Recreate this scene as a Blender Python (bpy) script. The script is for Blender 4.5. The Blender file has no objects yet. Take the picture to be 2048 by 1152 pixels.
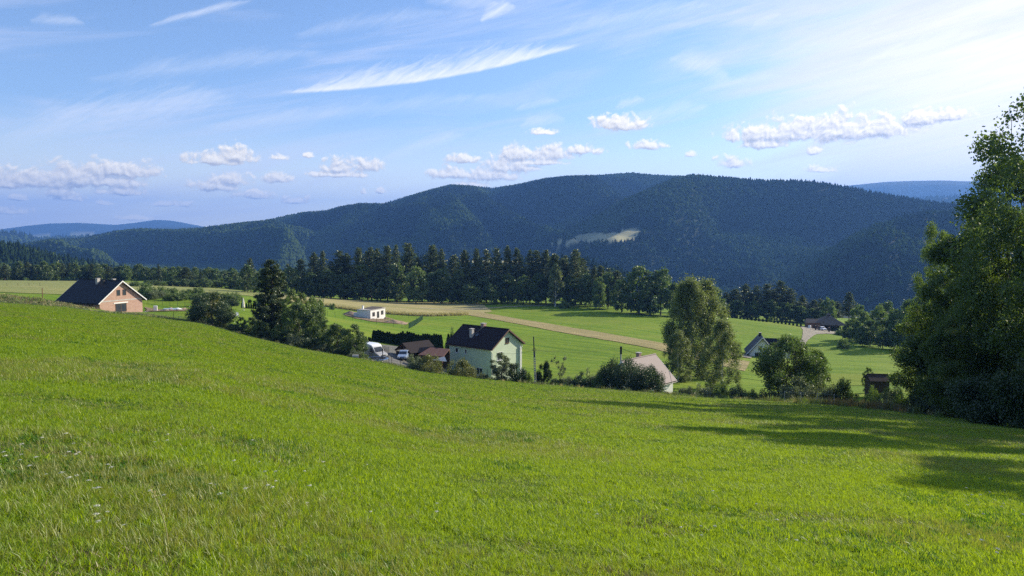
import bpy, math, random
import numpy as np
from mathutils import Vector, Matrix

# ------------------------------------------------------------------ camera, light, exposure
F_PX = 1420.0                       # focal length of the photograph in its own 2048-wide pixels
PITCH = math.atan(106.0 / F_PX)     # the horizon stands a little above the middle of the frame
SUN_AZ, SUN_EL = 60.0, 23.5         # degrees right of the view direction, degrees above the horizon
SKY_STRENGTH = 0.115
HAZE_DENSITY = 0.000104
HAZE_COLOR = (0.17, 0.40, 1.0)

scene = bpy.context.scene
scene.render.engine = 'CYCLES'
scene.cycles.use_denoising = False
scene.cycles.max_bounces = 6
scene.cycles.diffuse_bounces = 2
scene.cycles.glossy_bounces = 2
scene.cycles.transmission_bounces = 4
scene.cycles.transparent_max_bounces = 6
scene.cycles.volume_bounces = 0
scene.cycles.use_adaptive_sampling = True
scene.cycles.adaptive_threshold = 0.008
scene.view_settings.view_transform = 'Standard'
scene.view_settings.look = 'None'
scene.view_settings.gamma = 1.0
scene.view_settings.exposure = 0.84
scene.view_settings.use_curve_mapping = False

cam_data = bpy.data.cameras.new('camera')
cam = bpy.data.objects.new('camera', cam_data)
scene.collection.objects.link(cam)
cam_data.sensor_width = 36.0
cam_data.lens = 36.0 * F_PX / 2048.0
cam_data.clip_start = 0.1
cam_data.clip_end = 90000.0
cam.location = (0, 0, 0)
cam.rotation_euler = (math.pi / 2 - PITCH, 0, 0)
scene.camera = cam

sa, se = math.radians(SUN_AZ), math.radians(SUN_EL)
SUN_DIR = Vector((math.sin(sa) * math.cos(se), math.cos(sa) * math.cos(se), math.sin(se)))
sun_data = bpy.data.lights.new('sun', 'SUN')
sun_data.energy = 4.8
sun_data.angle = math.radians(0.5)
sun_data.color = (1.0, 0.90, 0.72)
sun = bpy.data.objects.new('sun', sun_data)
scene.collection.objects.link(sun)
sun.rotation_euler = SUN_DIR.to_track_quat('Z', 'Y').to_euler()
sun.location = (60, 40, 60)


def P(u, v, Y):
    """world point on the ray through photograph pixel (u, v) at forward distance Y"""
    cx, cy = (u - 1024.0) / F_PX, (576.0 - v) / F_PX
    c, s = math.cos(PITCH), math.sin(PITCH)
    dx, dy, dz = cx, c + cy * s, -s + cy * c
    k = Y / dy
    return Vector((dx * k, Y, dz * k))


def AB(u, v):
    """direction of a pixel as (azimuth, elevation slope), both times F_PX"""
    p = P(u, v, 1.0)
    return math.atan2(p.x, p.y) * F_PX, p.z / math.hypot(p.x, p.y) * F_PX


# ------------------------------------------------------------------ node helpers
def N(nt, t, **kw):
    n = nt.nodes.new(t)
    for k, val in kw.items():
        if k.startswith('i_'):
            n.inputs[int(k[2:])].default_value = val
        else:
            setattr(n, k, val)
    return n


def mth(nt, op, a, b=None, c=None, clamp=False):
    n = nt.nodes.new('ShaderNodeMath')
    n.operation = op
    n.use_clamp = clamp
    for i, x in enumerate((a, b, c)):
        if x is None:
            continue
        if isinstance(x, (int, float)):
            n.inputs[i].default_value = x
        else:
            nt.links.new(x, n.inputs[i])
    return n.outputs[0]


def vmth(nt, op, a, b=None):
    n = nt.nodes.new('ShaderNodeVectorMath')
    n.operation = op
    for i, x in enumerate((a, b)):
        if x is None:
            continue
        if isinstance(x, (tuple, list)):
            n.inputs[i].default_value = x
        else:
            nt.links.new(x, n.inputs[i])
    return n


def comb(nt, x, y, z=0.0):
    n = nt.nodes.new('ShaderNodeCombineXYZ')
    for i, q in enumerate((x, y, z)):
        if isinstance(q, (int, float)):
            n.inputs[i].default_value = q
        else:
            nt.links.new(q, n.inputs[i])
    return n.outputs[0]


def smooth(nt, x, lo, hi, a=0.0, b=1.0):
    n = nt.nodes.new('ShaderNodeMapRange')
    n.interpolation_type = 'SMOOTHSTEP'
    n.clamp = True
    for i, q in enumerate((x, lo, hi, a, b)):
        if isinstance(q, (int, float)):
            n.inputs[i].default_value = q
        else:
            nt.links.new(q, n.inputs[i])
    return n.outputs[0]


def noise(nt, vec, scale, detail=4, rough=0.55, dist=0.0):
    n = nt.nodes.new('ShaderNodeTexNoise')
    n.inputs['Scale'].default_value = scale
    n.inputs['Detail'].default_value = detail
    n.inputs['Roughness'].default_value = rough
    n.inputs['Distortion'].default_value = dist
    if vec is not None:
        nt.links.new(vec, n.inputs['Vector'])
    return n.outputs['Fac']


def mixc(nt, fac, a, b, mode='MIX'):
    n = nt.nodes.new('ShaderNodeMix')
    n.data_type = 'RGBA'
    n.blend_type = mode
    n.clamp_factor = True
    for i, q in ((0, fac), (6, a), (7, b)):
        if isinstance(q, (int, float)):
            n.inputs[i].default_value = q
        elif isinstance(q, (tuple, list)):
            n.inputs[i].default_value = (*q[:3], 1.0)
        else:
            nt.links.new(q, n.inputs[i])
    return n.outputs[2]


# ------------------------------------------------------------------ world: Nishita sky with cirrus and cumulus
def cumulus_group(clouds):
    g = bpy.data.node_groups.new('cumulus_field', 'ShaderNodeTree')
    g.interface.new_socket('P', in_out='INPUT', socket_type='NodeSocketVector')
    g.interface.new_socket('D', in_out='OUTPUT', socket_type='NodeSocketFloat')
    gi, go = g.nodes.new('NodeGroupInput'), g.nodes.new('NodeGroupOutput')
    p = gi.outputs[0]
    acc = None
    for (u, v, hw, hh) in clouds:
        hw, hh = hw * 1.12, hh * 1.3
        a, b = AB(u, v)
        pp = p
        if acc is not None:         # a tiny dependence keeps the evaluation one cloud after another
            tiny = mth(g, 'MULTIPLY', acc, 1e-9)
            pp = vmth(g, 'ADD', p, tiny).outputs[0]
        q = vmth(g, 'SUBTRACT', pp, (a, b - hh * 0.5, 0)).outputs[0]
        q = vmth(g, 'MULTIPLY', q, (1.0 / hw, 1.0 / (hh * 1.5), 1)).outputs[0]
        s = g.nodes.new('ShaderNodeSeparateXYZ')
        g.links.new(q, s.inputs[0])
        y = mth(g, 'MAXIMUM', s.outputs[1], mth(g, 'MULTIPLY', s.outputs[1], -2.6))
        ln = vmth(g, 'LENGTH', comb(g, s.outputs[0], y)).outputs['Value']
        d = mth(g, 'SUBTRACT', 1.0, ln)
        acc = d if acc is None else mth(g, 'MAXIMUM', acc, d)
    acc = mth(g, 'MAXIMUM', acc, -1.0)
    n1 = noise(g, p, 0.042, 6, 0.62, 0.35)
    n2 = noise(g, p, 0.009, 2, 0.5)
    d = mth(g, 'ADD', acc, mth(g, 'MULTIPLY', mth(g, 'SUBTRACT', n1, 0.5), 2.3))
    d = mth(g, 'ADD', d, mth(g, 'MULTIPLY', mth(g, 'SUBTRACT', n2, 0.5), 0.5))
    g.links.new(d, go.inputs[0])
    return g


CUMULUS = [  # photograph pixels: centre u, v, half width, half height
    (60, 352, 75, 16), (150, 348, 80, 18), (235, 335, 70, 14), (205, 357, 70, 12), (20, 362, 40, 10), (115, 383, 32, 8), (240, 381, 45, 7), (140, 392, 26, 7), (205, 403, 16, 5), (340, 405, 34, 6),
    (38, 393, 14, 5), (18, 420, 36, 6), (425, 316, 60, 10), (470, 306, 45, 13), (560, 312, 20, 6), (617, 308, 12, 6), (430, 366, 42, 12), (465, 356, 34, 12), (555, 353, 26, 10), (510, 388, 38, 8),
    (590, 398, 26, 7), (675, 330, 35, 13), (735, 326, 36, 14), (680, 346, 60, 7), (926, 315, 34, 10), (905, 342, 62, 12), (985, 345, 70, 14), (1045, 305, 66, 13), (1110, 303, 50, 14), (1160, 297, 46, 9),
    (1020, 328, 60, 14), (1300, 287, 36, 9), (1075, 322, 60, 7), (1380, 307, 16, 6), (1467, 323, 34, 10), (728, 382, 8, 5), (760, 380, 10, 5), (270, 435, 30, 4), (1628, 300, 16, 7), (1640, 336, 26, 6),
    (1520, 262, 70, 16), (1590, 255, 85, 22), (1680, 250, 90, 24), (1760, 250, 80, 18), (1840, 232, 50, 14), (1530, 284, 50, 10), (1890, 228, 36, 10), (1500, 366, 20, 4), (940, 368, 40, 6),
    (1090, 262, 34, 6), (1240, 243, 60, 14),
]


def build_world():
    world = bpy.data.worlds.new('World')
    scene.world = world
    world.cycles.sampling_method = 'MANUAL'
    world.cycles.sample_map_resolution = 256
    world.use_nodes = True
    nt = world.node_tree
    nt.nodes.clear()
    L = nt.links.new
    out = nt.nodes.new('ShaderNodeOutputWorld')
    bg = nt.nodes.new('ShaderNodeBackground')
    bg.inputs[1].default_value = SKY_STRENGTH
    L(bg.outputs[0], out.inputs[0])
    sky = nt.nodes.new('ShaderNodeTexSky')
    sky.sky_type = 'NISHITA'
    sky.sun_disc = False
    sky.sun_elevation = se
    sky.sun_rotation = sa
    sky.altitude = 500
    sky.air_density = 1.0
    sky.dust_density = 0.4
    sky.ozone_density = 3.0
    K = 1.0 / (SKY_STRENGTH * 2 ** scene.view_settings.exposure)    # display white in sky units
    tc = nt.nodes.new('ShaderNodeTexCoord')
    sep = nt.nodes.new('ShaderNodeSeparateXYZ')
    L(tc.outputs['Generated'], sep.inputs[0])
    x, y, z = sep.outputs
    A = mth(nt, 'MULTIPLY', mth(nt, 'ARCTAN2', x, y), F_PX)
    hyp = mth(nt, 'SQRT', mth(nt, 'ADD', mth(nt, 'MULTIPLY', x, x), mth(nt, 'MULTIPLY', y, y)))
    B = mth(nt, 'MULTIPLY', mth(nt, 'DIVIDE', z, mth(nt, 'MAXIMUM', hyp, 0.02)), F_PX)
    p = comb(nt, A, B)
    col = mixc(nt, 1.0, sky.outputs[0], (0.96, 0.94, 1.0), 'MULTIPLY')
    # sun-side veil
    pale = mth(nt, 'MULTIPLY', smooth(nt, B, 240, 0), 0.74)
    col = mixc(nt, pale, col, tuple(c * K for c in (1.72, 1.62, 1.24)))
    dot = vmth(nt, 'DOT_PRODUCT', tc.outputs['Generated'], tuple(SUN_DIR)).outputs['Value']
    rot = nt.nodes.new('ShaderNodeVectorRotate')
    rot.rotation_type = 'Z_AXIS'
    rot.inputs['Angle'].default_value = math.radians(-11)
    L(p, rot.inputs['Vector'])
    rp = rot.outputs[0]
    fan = vmth(nt, 'MULTIPLY', rp, (1 / 620.0, 1 / 75.0, 1)).outputs[0]
    veil_n = noise(nt, fan, 1.3, 6, 0.62, 0.6)
    broad = noise(nt, vmth(nt, 'MULTIPLY', rp, (1 / 900.0, 1 / 260.0, 1)).outputs[0], 1.0, 3, 0.5)
    near_sun = smooth(nt, dot, 0.62, 0.96)
    # veil is thin at the top of the sky, thicker low and towards the sun
    low = smooth(nt, B, 420, 30)
    thr = mth(nt, 'SUBTRACT', 0.575, mth(nt, 'ADD', mth(nt, 'MULTIPLY', near_sun, 0.26), mth(nt, 'MULTIPLY', low, 0.06)))
    v1 = mth(nt, 'SUBTRACT', mth(nt, 'ADD', mth(nt, 'MULTIPLY', veil_n, 0.6), mth(nt, 'MULTIPLY', broad, 0.4)), thr)
    veil = smooth(nt, v1, -0.10, 0.16)
    veil = mth(nt, 'MULTIPLY', veil, mth(nt, 'ADD', 0.62, mth(nt, 'MULTIPLY', near_sun, 0.4)), clamp=True)
    fine = noise(nt, vmth(nt, 'MULTIPLY', rp, (1 / 160.0, 1 / 14.0, 1)).outputs[0], 1.0, 5, 0.6, 0.8)
    veil = mth(nt, 'MULTIPLY', veil, mth(nt, 'ADD', 0.72, mth(nt, 'MULTIPLY', fine, 0.5)), clamp=True)
    col = mixc(nt, veil, col, tuple(c * K for c in (0.98, 1.00, 1.16)))
    band = mth(nt, 'ADD', B, mth(nt, 'MULTIPLY', mth(nt, 'SUBTRACT', veil_n, 0.5), 260.0))
    glow = mth(nt, 'MULTIPLY', smooth(nt, A, 330, 900), smooth(nt, band, 450, 270))
    glow = mth(nt, 'MULTIPLY', glow, mth(nt, 'ADD', 0.26, mth(nt, 'MULTIPLY', fine, 0.75)), clamp=True)
    col = mixc(nt, glow, col, tuple(c * K for c in (1.62, 1.52, 1.36)))

    A0, B0, seq = A, B, [glow]
    r2 = nt.nodes.new('ShaderNodeVectorRotate')
    r2.rotation_type = 'Z_AXIS'
    r2.inputs['Angle'].default_value = math.radians(-30)
    L(p, r2.inputs['Vector'])
    feather = noise(nt, vmth(nt, 'MULTIPLY', r2.outputs[0], (1 / 60.0, 1 / 11.0, 1)).outputs[0], 1.0, 5, 0.65, 0.6)

    # feathery plumes with a sharp lower edge
    def plume(col, u0, v0, u1, v1, width, strength, white=(0.93, 0.95, 0.99), soft=None):
        soft = soft or (3.5 if strength > 0.8 else 3.0 + width * 0.5)
        a0, b0 = AB(u0, v0)
        a1, b1 = AB(u1, v1)
        t9 = mth(nt, 'MULTIPLY', seq[0], 1e-9)
        A, B = mth(nt, 'ADD', A0, t9), mth(nt, 'ADD', B0, t9)
        p = comb(nt, A, B)
        ln = math.hypot(a1 - a0, b1 - b0)
        ca, sb = (a1 - a0) / ln, (b1 - b0) / ln
        s = mth(nt, 'DIVIDE', mth(nt, 'ADD', mth(nt, 'MULTIPLY', mth(nt, 'SUBTRACT', A, a0), ca), mth(nt, 'MULTIPLY', mth(nt, 'SUBTRACT', B, b0), sb)), ln)
        n_ = mth(nt, 'SUBTRACT', mth(nt, 'MULTIPLY', mth(nt, 'SUBTRACT', B, b0), ca), mth(nt, 'MULTIPLY', mth(nt, 'SUBTRACT', A, a0), sb))
        bend = mth(nt, 'MULTIPLY', mth(nt, 'SINE', mth(nt, 'MULTIPLY', s, math.pi)), width * (0.35 if strength > 0.8 else 0.1))
        n_ = mth(nt, 'ADD', n_, bend)
        env = mth(nt, 'MULTIPLY', smooth(nt, s, -0.02, 0.30), smooth(nt, s, 1.03, 0.72))
        w_loc = mth(nt, 'MULTIPLY', mth(nt, 'ADD', 0.15, env), mth(nt, 'MULTIPLY', mth(nt, 'ADD', feather, 0.1), width * 2.2))
        up = smooth(nt, mth(nt, 'DIVIDE', n_, mth(nt, 'MAXIMUM', w_loc, 1.0)), 1.0, 0.0)
        lo = smooth(nt, mth(nt, 'ADD', n_, mth(nt, 'MULTIPLY', mth(nt, 'SUBTRACT', feather, 0.5), soft * 1.2)), -soft, soft)
        end = mth(nt, 'MULTIPLY', smooth(nt, s, -0.03, 0.05), smooth(nt, s, 1.03, 0.93))
        al = mth(nt, 'MULTIPLY', mth(nt, 'MULTIPLY', mth(nt, 'POWER', up, 1.4), lo), mth(nt, 'MULTIPLY', end, mth(nt, 'ADD', 0.35, feather)), clamp=True)
        al = mth(nt, 'MULTIPLY', al, strength, clamp=True)
        seq[0] = al
        return mixc(nt, al, col, tuple(c * K * 1.25 for c in white))

    col = plume(col, 572, 186, 1152, 93, 36, 1.05)
    col = plume(col, 1730, 120, 1965, 64, 24, 0.9, (1, 1, 1))
    col = plume(col, 1340, 118, 1460, 158, 30, 0.55)
    col = plume(col, 960, 40, 1030, 10, 16, 0.8)
    col = plume(col, 850, 2, 1000, 8, 20, 0.35)
    col = plume(col, 300, 50, 505, 0, 9, 0.55)
    col = plume(col, 60, 40, 170, 46, 12, 0.4)
    col = plume(col, 1500, 58, 1560, 26, 9, 0.4)
    col = plume(col, 1960, 22, 2080, -5, 18, 0.9, (1, 1, 1))
    col = plume(col, 0, 278, 470, 192, 46, 0.42)
    col = plume(col, 400, 252, 1010, 190, 22, 0.30)
    col = plume(col, 1030, 218, 1120, 200, 10, 0.4)
    col = plume(col, 1230, 215, 1290, 198, 12, 0.6)
    col = plume(col, 1190, 262, 1420, 212, 26, 0.5)
    col = plume(col, 760, 320, 930, 268, 18, 0.4)
    col = plume(col, 1400, 178, 1570, 150, 12, 0.4)
    col = plume(col, 1040, 252, 1130, 236, 20, 0.5)

    col = plume(col, 1120, 62, 1430, 8, 26, 0.32)
    col = plume(col, 180, 158, 640, 104, 24, 0.26)
    col = plume(col, 1540, 112, 1800, 62, 22, 0.4)
    col = plume(col, 590, 70, 900, 22, 22, 0.22)

    # cumulus
    cg = cumulus_group(CUMULUS)
    g1, g2 = nt.nodes.new('ShaderNodeGroup'), nt.nodes.new('ShaderNodeGroup')
    g1.node_tree = g2.node_tree = cg
    pa = vmth(nt, 'ADD', p, mth(nt, 'MULTIPLY', seq[0], 1e-9)).outputs[0]
    L(pa, g1.inputs[0])
    D1 = g1.outputs[0]
    pb = vmth(nt, 'ADD', pa, mth(nt, 'MULTIPLY', D1, 1e-9)).outputs[0]
    L(vmth(nt, 'ADD', pb, (3.0, 5.5, 0)).outputs[0], g2.inputs[0])
    D2 = g2.outputs[0]
    alpha = smooth(nt, D1, -0.02, 0.50)
    alpha = mth(nt, 'MULTIPLY', alpha, 0.93)
    lit = mth(nt, 'ADD', 0.50, mth(nt, 'MULTIPLY', mth(nt, 'SUBTRACT', D1, D2), 1.15), clamp=True)
    thick = smooth(nt, D1, 0.5, 1.3)
    lit = mth(nt, 'SUBTRACT', lit, mth(nt, 'MULTIPLY', thick, 0.15), clamp=True)
    c_dark = mixc(nt, near_sun, tuple(c * K for c in (0.70, 0.66, 0.60)), tuple(c * K for c in (0.62, 0.62, 0.63)))
    c_lit = mixc(nt, near_sun, tuple(c * K for c in (1.68, 1.53, 1.20)), tuple(c * K for c in (1.95, 1.75, 1.5)))
    ccol = mixc(nt, lit, c_dark, c_lit)
    col = mixc(nt, alpha, col, ccol)
    L(col, bg.inputs[0])


build_world()

# ------------------------------------------------------------------ terrain function
EDGE = [(-1300, 560, 190), (-700, 574, 170), (-300, 590, 160), (0, 604, 150), (130, 614, 145), (200, 625, 141), (300, 633, 136), (400, 647, 128), (500, 674, 121), (600, 697, 114),
        (740, 722, 107), (850, 745, 103), (960, 758, 100), (1070, 769, 98), (1200, 778, 95), (1400, 795, 89), (1560, 804, 82), (1700, 814, 74), (1800, 824, 66), (1900, 836, 60),
        (2048, 852, 54), (2300, 874, 48), (2800, 905, 44)]
_e = [P(*e) for e in EDGE]
E_TH = np.array([math.atan2(p.x, p.y) for p in _e])
E_R = np.array([math.hypot(p.x, p.y) for p in _e])
E_Z = np.array([p.z for p in _e])
PL_A, PL_B = -0.075, -0.19          # the hillside's plain slope outside the photographed sector
S_TH = np.concatenate(([-math.pi, -2.4, -1.8], E_TH, [1.8, 2.4, math.pi]))


def _s(th):
    return PL_A * math.sin(th) + PL_B * math.cos(th)


S_V = np.concatenate(([_s(-math.pi), _s(-2.4), _s(-1.8)], (E_Z + 1.6) / E_R, [_s(1.8), _s(2.4), _s(math.pi)]))

MID = [(-900, 570, 260), (-900, 560, 420), (-300, 580, 210), (-300, 566, 420), (0, 588, 190), (0, 572, 300), (0, 559, 430), (100, 560, 430), (130, 592, 190), (130, 572, 300),
       (200, 627, 168), (285, 626, 182), (240, 600, 215), (330, 624, 172), (400, 618, 182), (300, 604, 200), (400, 592, 220), (350, 578, 320), (300, 562, 430), (500, 566, 430),
       (460, 616, 166), (500, 612, 185), (480, 590, 250), (560, 588, 330), (640, 640, 185), (650, 614, 262), (650, 597, 345), (700, 684, 142), (740, 639, 224), (700, 634, 224),
       (780, 641, 226), (752, 724, 118), (800, 722, 122), (850, 716, 132), (800, 660, 185), (860, 690, 160), (850, 630, 270), (900, 606, 350), (900, 640, 245), (897, 764, 129),
       (965, 772, 122), (1045, 764, 131), (970, 700, 178), (980, 618, 310), (1000, 606, 350), (1110, 772, 113), (1100, 722, 165), (1100, 654, 243), (1150, 608, 345), (1240, 762, 124),
       (1250, 705, 185), (1220, 650, 255), (1200, 614, 330), (1330, 629, 308), (1330, 690, 205), (1330, 800, 110), (1400, 690, 215), (1450, 636, 308), (1400, 806, 108), (1450, 760, 140),
       (1510, 714, 205), (1500, 660, 275), (1600, 652, 300), (1650, 660, 300), (1650, 640, 360), (1600, 700, 235), (1585, 815, 98), (1700, 700, 232), (1660, 775, 148), (1760, 798, 108),
       (1740, 740, 172), (1750, 694, 245), (1850, 790, 110), (1850, 700, 250), (2000, 770, 120), (2000, 700, 260), (2300, 790, 110), (2300, 700, 260), (1700, 660, 310), (1850, 664, 340), (2400, 680, 380),
       (1690, 826, 82), (1500, 640, 340), (1100, 606, 380), (640, 592, 400)]
_m = np.array([tuple(P(*q)) for q in MID])
_c2 = 14.0 ** 2


def _phi(ax, ay, bx, by):
    return np.sqrt((ax[:, None] - bx[None, :]) ** 2 + (ay[:, None] - by[None, :]) ** 2 + _c2)


_n = len(_m)
_A = np.zeros((_n + 3, _n + 3))
_A[:_n, :_n] = _phi(_m[:, 0], _m[:, 1], _m[:, 0], _m[:, 1]) + np.eye(_n) * -1.2
_A[:_n, _n] = 1
_A[:_n, _n + 1] = _m[:, 0]
_A[:_n, _n + 2] = _m[:, 1]
_A[_n:, :_n] = _A[:_n, _n:].T
_w = np.linalg.solve(_A, np.concatenate((_m[:, 2], [0, 0, 0])))


def rbf(x, y):
    out = np.empty(len(x))
    for i in range(0, len(x), 40000):
        a, b = x[i:i + 40000], y[i:i + 40000]
        out[i:i + 40000] = _phi(a, b, _m[:, 0], _m[:, 1]) @ _w[:_n] + _w[_n] + _w[_n + 1] * a + _w[_n + 2] * b
    return out


def _hash(ix, iy, seed):
    h = (ix.astype(np.int64) * 374761393 + iy.astype(np.int64) * 668265263 + seed * 974711) & 0x7fffffff
    h = ((h ^ (h >> 13)) * 1274126177) & 0x7fffffff
    return ((h ^ (h >> 16)) & 0xffff) / 65535.0


def vnoise(x, y, seed=0):
    ix, iy = np.floor(x), np.floor(y)
    fx, fy = x - ix, y - iy
    fx, fy = fx * fx * (3 - 2 * fx), fy * fy * (3 - 2 * fy)
    ix, iy = ix.astype(np.int64), iy.astype(np.int64)
    a, b = _hash(ix, iy, seed), _hash(ix + 1, iy, seed)
    c, d = _hash(ix, iy + 1, seed), _hash(ix + 1, iy + 1, seed)
    return (a * (1 - fx) + b * fx) * (1 - fy) + (c * (1 - fx) + d * fx) * fy


def fbm(x, y, seed=0, octaves=4):
    s, a, t = 0.0, 0.5, 0.0
    for o in range(octaves):
        s = s + a * vnoise(x * 2 ** o, y * 2 ** o, seed + o * 17)
        t += a
        a *= 0.5
    return s / t


def sstep(x, a, b):
    t = np.clip((x - a) / (b - a), 0, 1)
    return t * t * (3 - 2 * t)


# ridges: crest pixels, crest distance, foot distance, foot height, relief
RIDGES = [
    dict(c=[(-1500, 520), (-700, 452), (-300, 470), (0, 481), (60, 497), (120, 512), (170, 524), (240, 536), (330, 545), (500, 560), (700, 600)], d=1150, b=560, zb=-60, rel=14, sc=160),
    dict(c=[(-1500, 500), (-700, 470), (30, 497), (50, 488), (100, 479), (160, 477), (230, 463), (280, 458), (350, 460), (400, 457), (450, 450), (530, 441), (600, 426), (650, 423), (680, 415), (720, 408), (768, 408), (800, 398),
            (860, 381), (900, 371), (945, 373), (985, 377), (1040, 369), (1090, 358), (1130, 354), (1180, 352), (1230, 348), (1265, 346), (1310, 350), (1360, 353), (1450, 362), (1600, 380), (1900, 430), (2600, 520)],
         d=3300, b=1500, zb=-190, rel=150, sc=640, skew=0.5),
    dict(c=[(700, 590), (850, 540), (940, 506), (1000, 488), (1060, 468), (1120, 446), (1180, 425), (1240, 404), (1300, 378), (1350, 358), (1385, 351), (1420, 353), (1470, 357), (1530, 361), (1600, 361), (1640, 364), (1690, 373), (1740, 382),
            (1800, 393), (1860, 403), (1910, 408), (2000, 420), (2200, 440), (2700, 500)], d=2350, b=950, zb=-170, rel=105, sc=480, skew=-0.3),
    dict(c=[(-1500, 470), (-700, 455), (-300, 452), (0, 461), (30, 464), (60, 472), (85, 484), (140, 505), (300, 520)], d=5200, b=3700, zb=-160, rel=30, sc=500),
    dict(c=[(-200, 480), (40, 478), (120, 474), (200, 472), (260, 478), (400, 500)], d=6200, b=4500, zb=-160, rel=20, sc=600),
    dict(c=[(-400, 480), (150, 478), (200, 468), (240, 459), (330, 451), (400, 452), (450, 452), (520, 447), (600, 452), (800, 480)], d=9300, b=7000, zb=-260, rel=50, sc=1000),
    dict(c=[(-1500, 440), (-300, 450), (-50, 462), (0, 456), (50, 449), (100, 444), (160, 443), (230, 447), (270, 443), (310, 437), (340, 438), (375, 444), (405, 450), (470, 462), (600, 470)], d=11800, b=9800, zb=-300, rel=70, sc=1600),
    dict(c=[(1500, 420), (1600, 392), (1680, 370), (1720, 366), (1770, 361), (1830, 359), (1880, 358), (1940, 360), (2000, 352), (2200, 366), (2600, 390), (3000, 420)], d=8200, b=6800, zb=-300, rel=60, sc=1300),
    dict(c=[(1650, 440), (1760, 408), (1830, 398), (1890, 393), (1960, 392), (2100, 396), (2500, 420)], d=5400, b=4300, zb=-260, rel=40, sc=900),
]
for R in RIDGES:
    pts = [P(u, v, 1.0) for u, v in R['c']]
    R['th'] = np.array([math.atan2(p.x, p.y) for p in pts])
    R['e'] = np.array([p.z / math.hypot(p.x, p.y) for p in pts])
CLEARINGS = [  # (centre u, centre v, half u, half v) on the far slopes where there is pasture instead of wood
    (1210, 475, 66, 10), (1262, 464, 22, 6), (1160, 483, 40, 4), (1120, 487, 22, 3)]


def ridge_z(R, th, r, x, y):
    e = np.interp(th, R['th'], R['e'], left=-0.12, right=-0.12)
    D, b, zb = R['d'], R['b'], R['zb']
    zc = e * D - 5.5          # the wood on top reaches the skyline, not the ground
    t = np.clip((r - b) / (D - b), 0, 1)
    prof = 0.55 * t + 0.45 * np.sin(t * math.pi / 2)
    z = zb + (zc - zb) * prof
    env = sstep(t, 0.0, 0.3) * sstep(1 - t, 0.0, 0.30)
    lat = th * D + R.get('skew', 0.0) * (r - D)
    wob = fbm(x / (R['sc'] * 2.2), y / (R['sc'] * 2.2), 5, 2) * 2.4
    rid = 1 - np.sqrt((2 * fbm(lat / R['sc'] + wob, r / (R['sc'] * 3.2), 11, 2) - 1) ** 2 + 0.01) * 1.9
    z = z + env * R['rel'] * 2.0 * (rid - 0.62)
    z = z + env * R['rel'] * 0.6 * (fbm(x / (R['sc'] * 0.3), y / (R['sc'] * 0.3), 23, 3) - 0.5)
    z = np.where(r < D, np.minimum(z, zc / D * r - 10 * (1 - t)), z)      # nothing below the crest rises above its skyline
    back = np.maximum(r - D, 0)
    z = z - back * 0.30
    z = np.where(e <= -0.1, zb - 50, z)
    return np.where(r < b, zb - (b - r) * 0.02, np.maximum(z, zb - 60))


def height(x, y):
    x, y = np.atleast_1d(np.asarray(x, float)), np.atleast_1d(np.asarray(y, float))
    r = np.hypot(x, y)
    th = np.arctan2(x, y)
    near = -1.6 + r * np.interp(th, S_TH, S_V)
    near = near + 0.05 * (fbm(x / 2.2, y / 2.2, 3, 3) - 0.5) * sstep(r, 2, 8)
    re = np.interp(th, E_TH, E_R)
    inside = (np.abs(th) < 1.2)
    mid = rbf(np.clip(x, -420, 420), np.clip(y, 40, 460))
    mid = mid + 0.5 * (fbm(x / 22, y / 22, 7, 3) - 0.5)
    # rough earth bank left of the brick house
    bx, by = P(40, 600, 166).x, 166.0
    bank = 3.0 * np.exp(-((x - bx + 8) / 27.0) ** 4) * np.exp(-((y - by + 5) / 7.0) ** 2) * (0.8 + 0.6 * (fbm(x / 4, y / 4, 9, 3) - 0.4))
    mid = mid + bank
    k = sstep(r, re, re + 13)
    z = near * (1 - k) + mid * k
    # outside the photographed sector the slope simply runs on and levels out
    side = np.maximum(near, -90) + 0.0
    ks = sstep(np.abs(th), 1.0, 1.35)
    z = z * (1 - ks) + side * ks
    # beyond the shelf the land drops to the valley
    kv = sstep(r, 470, 900)
    valley = -120 - 60 * sstep(r, 900, 1500) + 14 * (fbm(x / 260, y / 260, 31, 3) - 0.5)
    valley = np.where(th > 0.02, valley, valley * (1 - 0.45 * sstep(-th, 0, 0.12)))
    # low shelf with pale fields seen between the pine tops
    hump = np.exp(-((x + 10) / 230.0) ** 4) * np.exp(-((r - 960) / 150.0) ** 2)
    valley = valley * (1 - hump) + (-35 - 0.02 * x) * hump
    zz = z * (1 - kv) + valley * kv
    far = np.full_like(z, -1e4)
    m = (r > 500)
    if m.any():
        f = np.full(m.sum(), -1e4)
        for R in RIDGES:
            f = np.maximum(f, ridge_z(R, th[m], r[m], x[m], y[m]))
        far[m] = f
    blend = (r > 520)
    zz = np.where(blend, np.maximum(zz, far), zz)
    zz = np.where(np.abs(th) > 1.3, np.minimum(zz, 120), zz)
    return zz


def hz(x, y):
    return float(height([x], [y])[0])


def G(u, Y, lift=0.0):
    """ground point in the direction of column u at forward distance Y"""
    p = P(u, 600, Y)
    for _ in range(3):
        z = hz(p.x, p.y)
        v = 470 - z / Y * F_PX
        p = P(u, v, Y)
    return Vector((p.x, p.y, hz(p.x, p.y) + lift))


# ------------------------------------------------------------------ mesh and object helpers
COL = scene.collection


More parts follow.
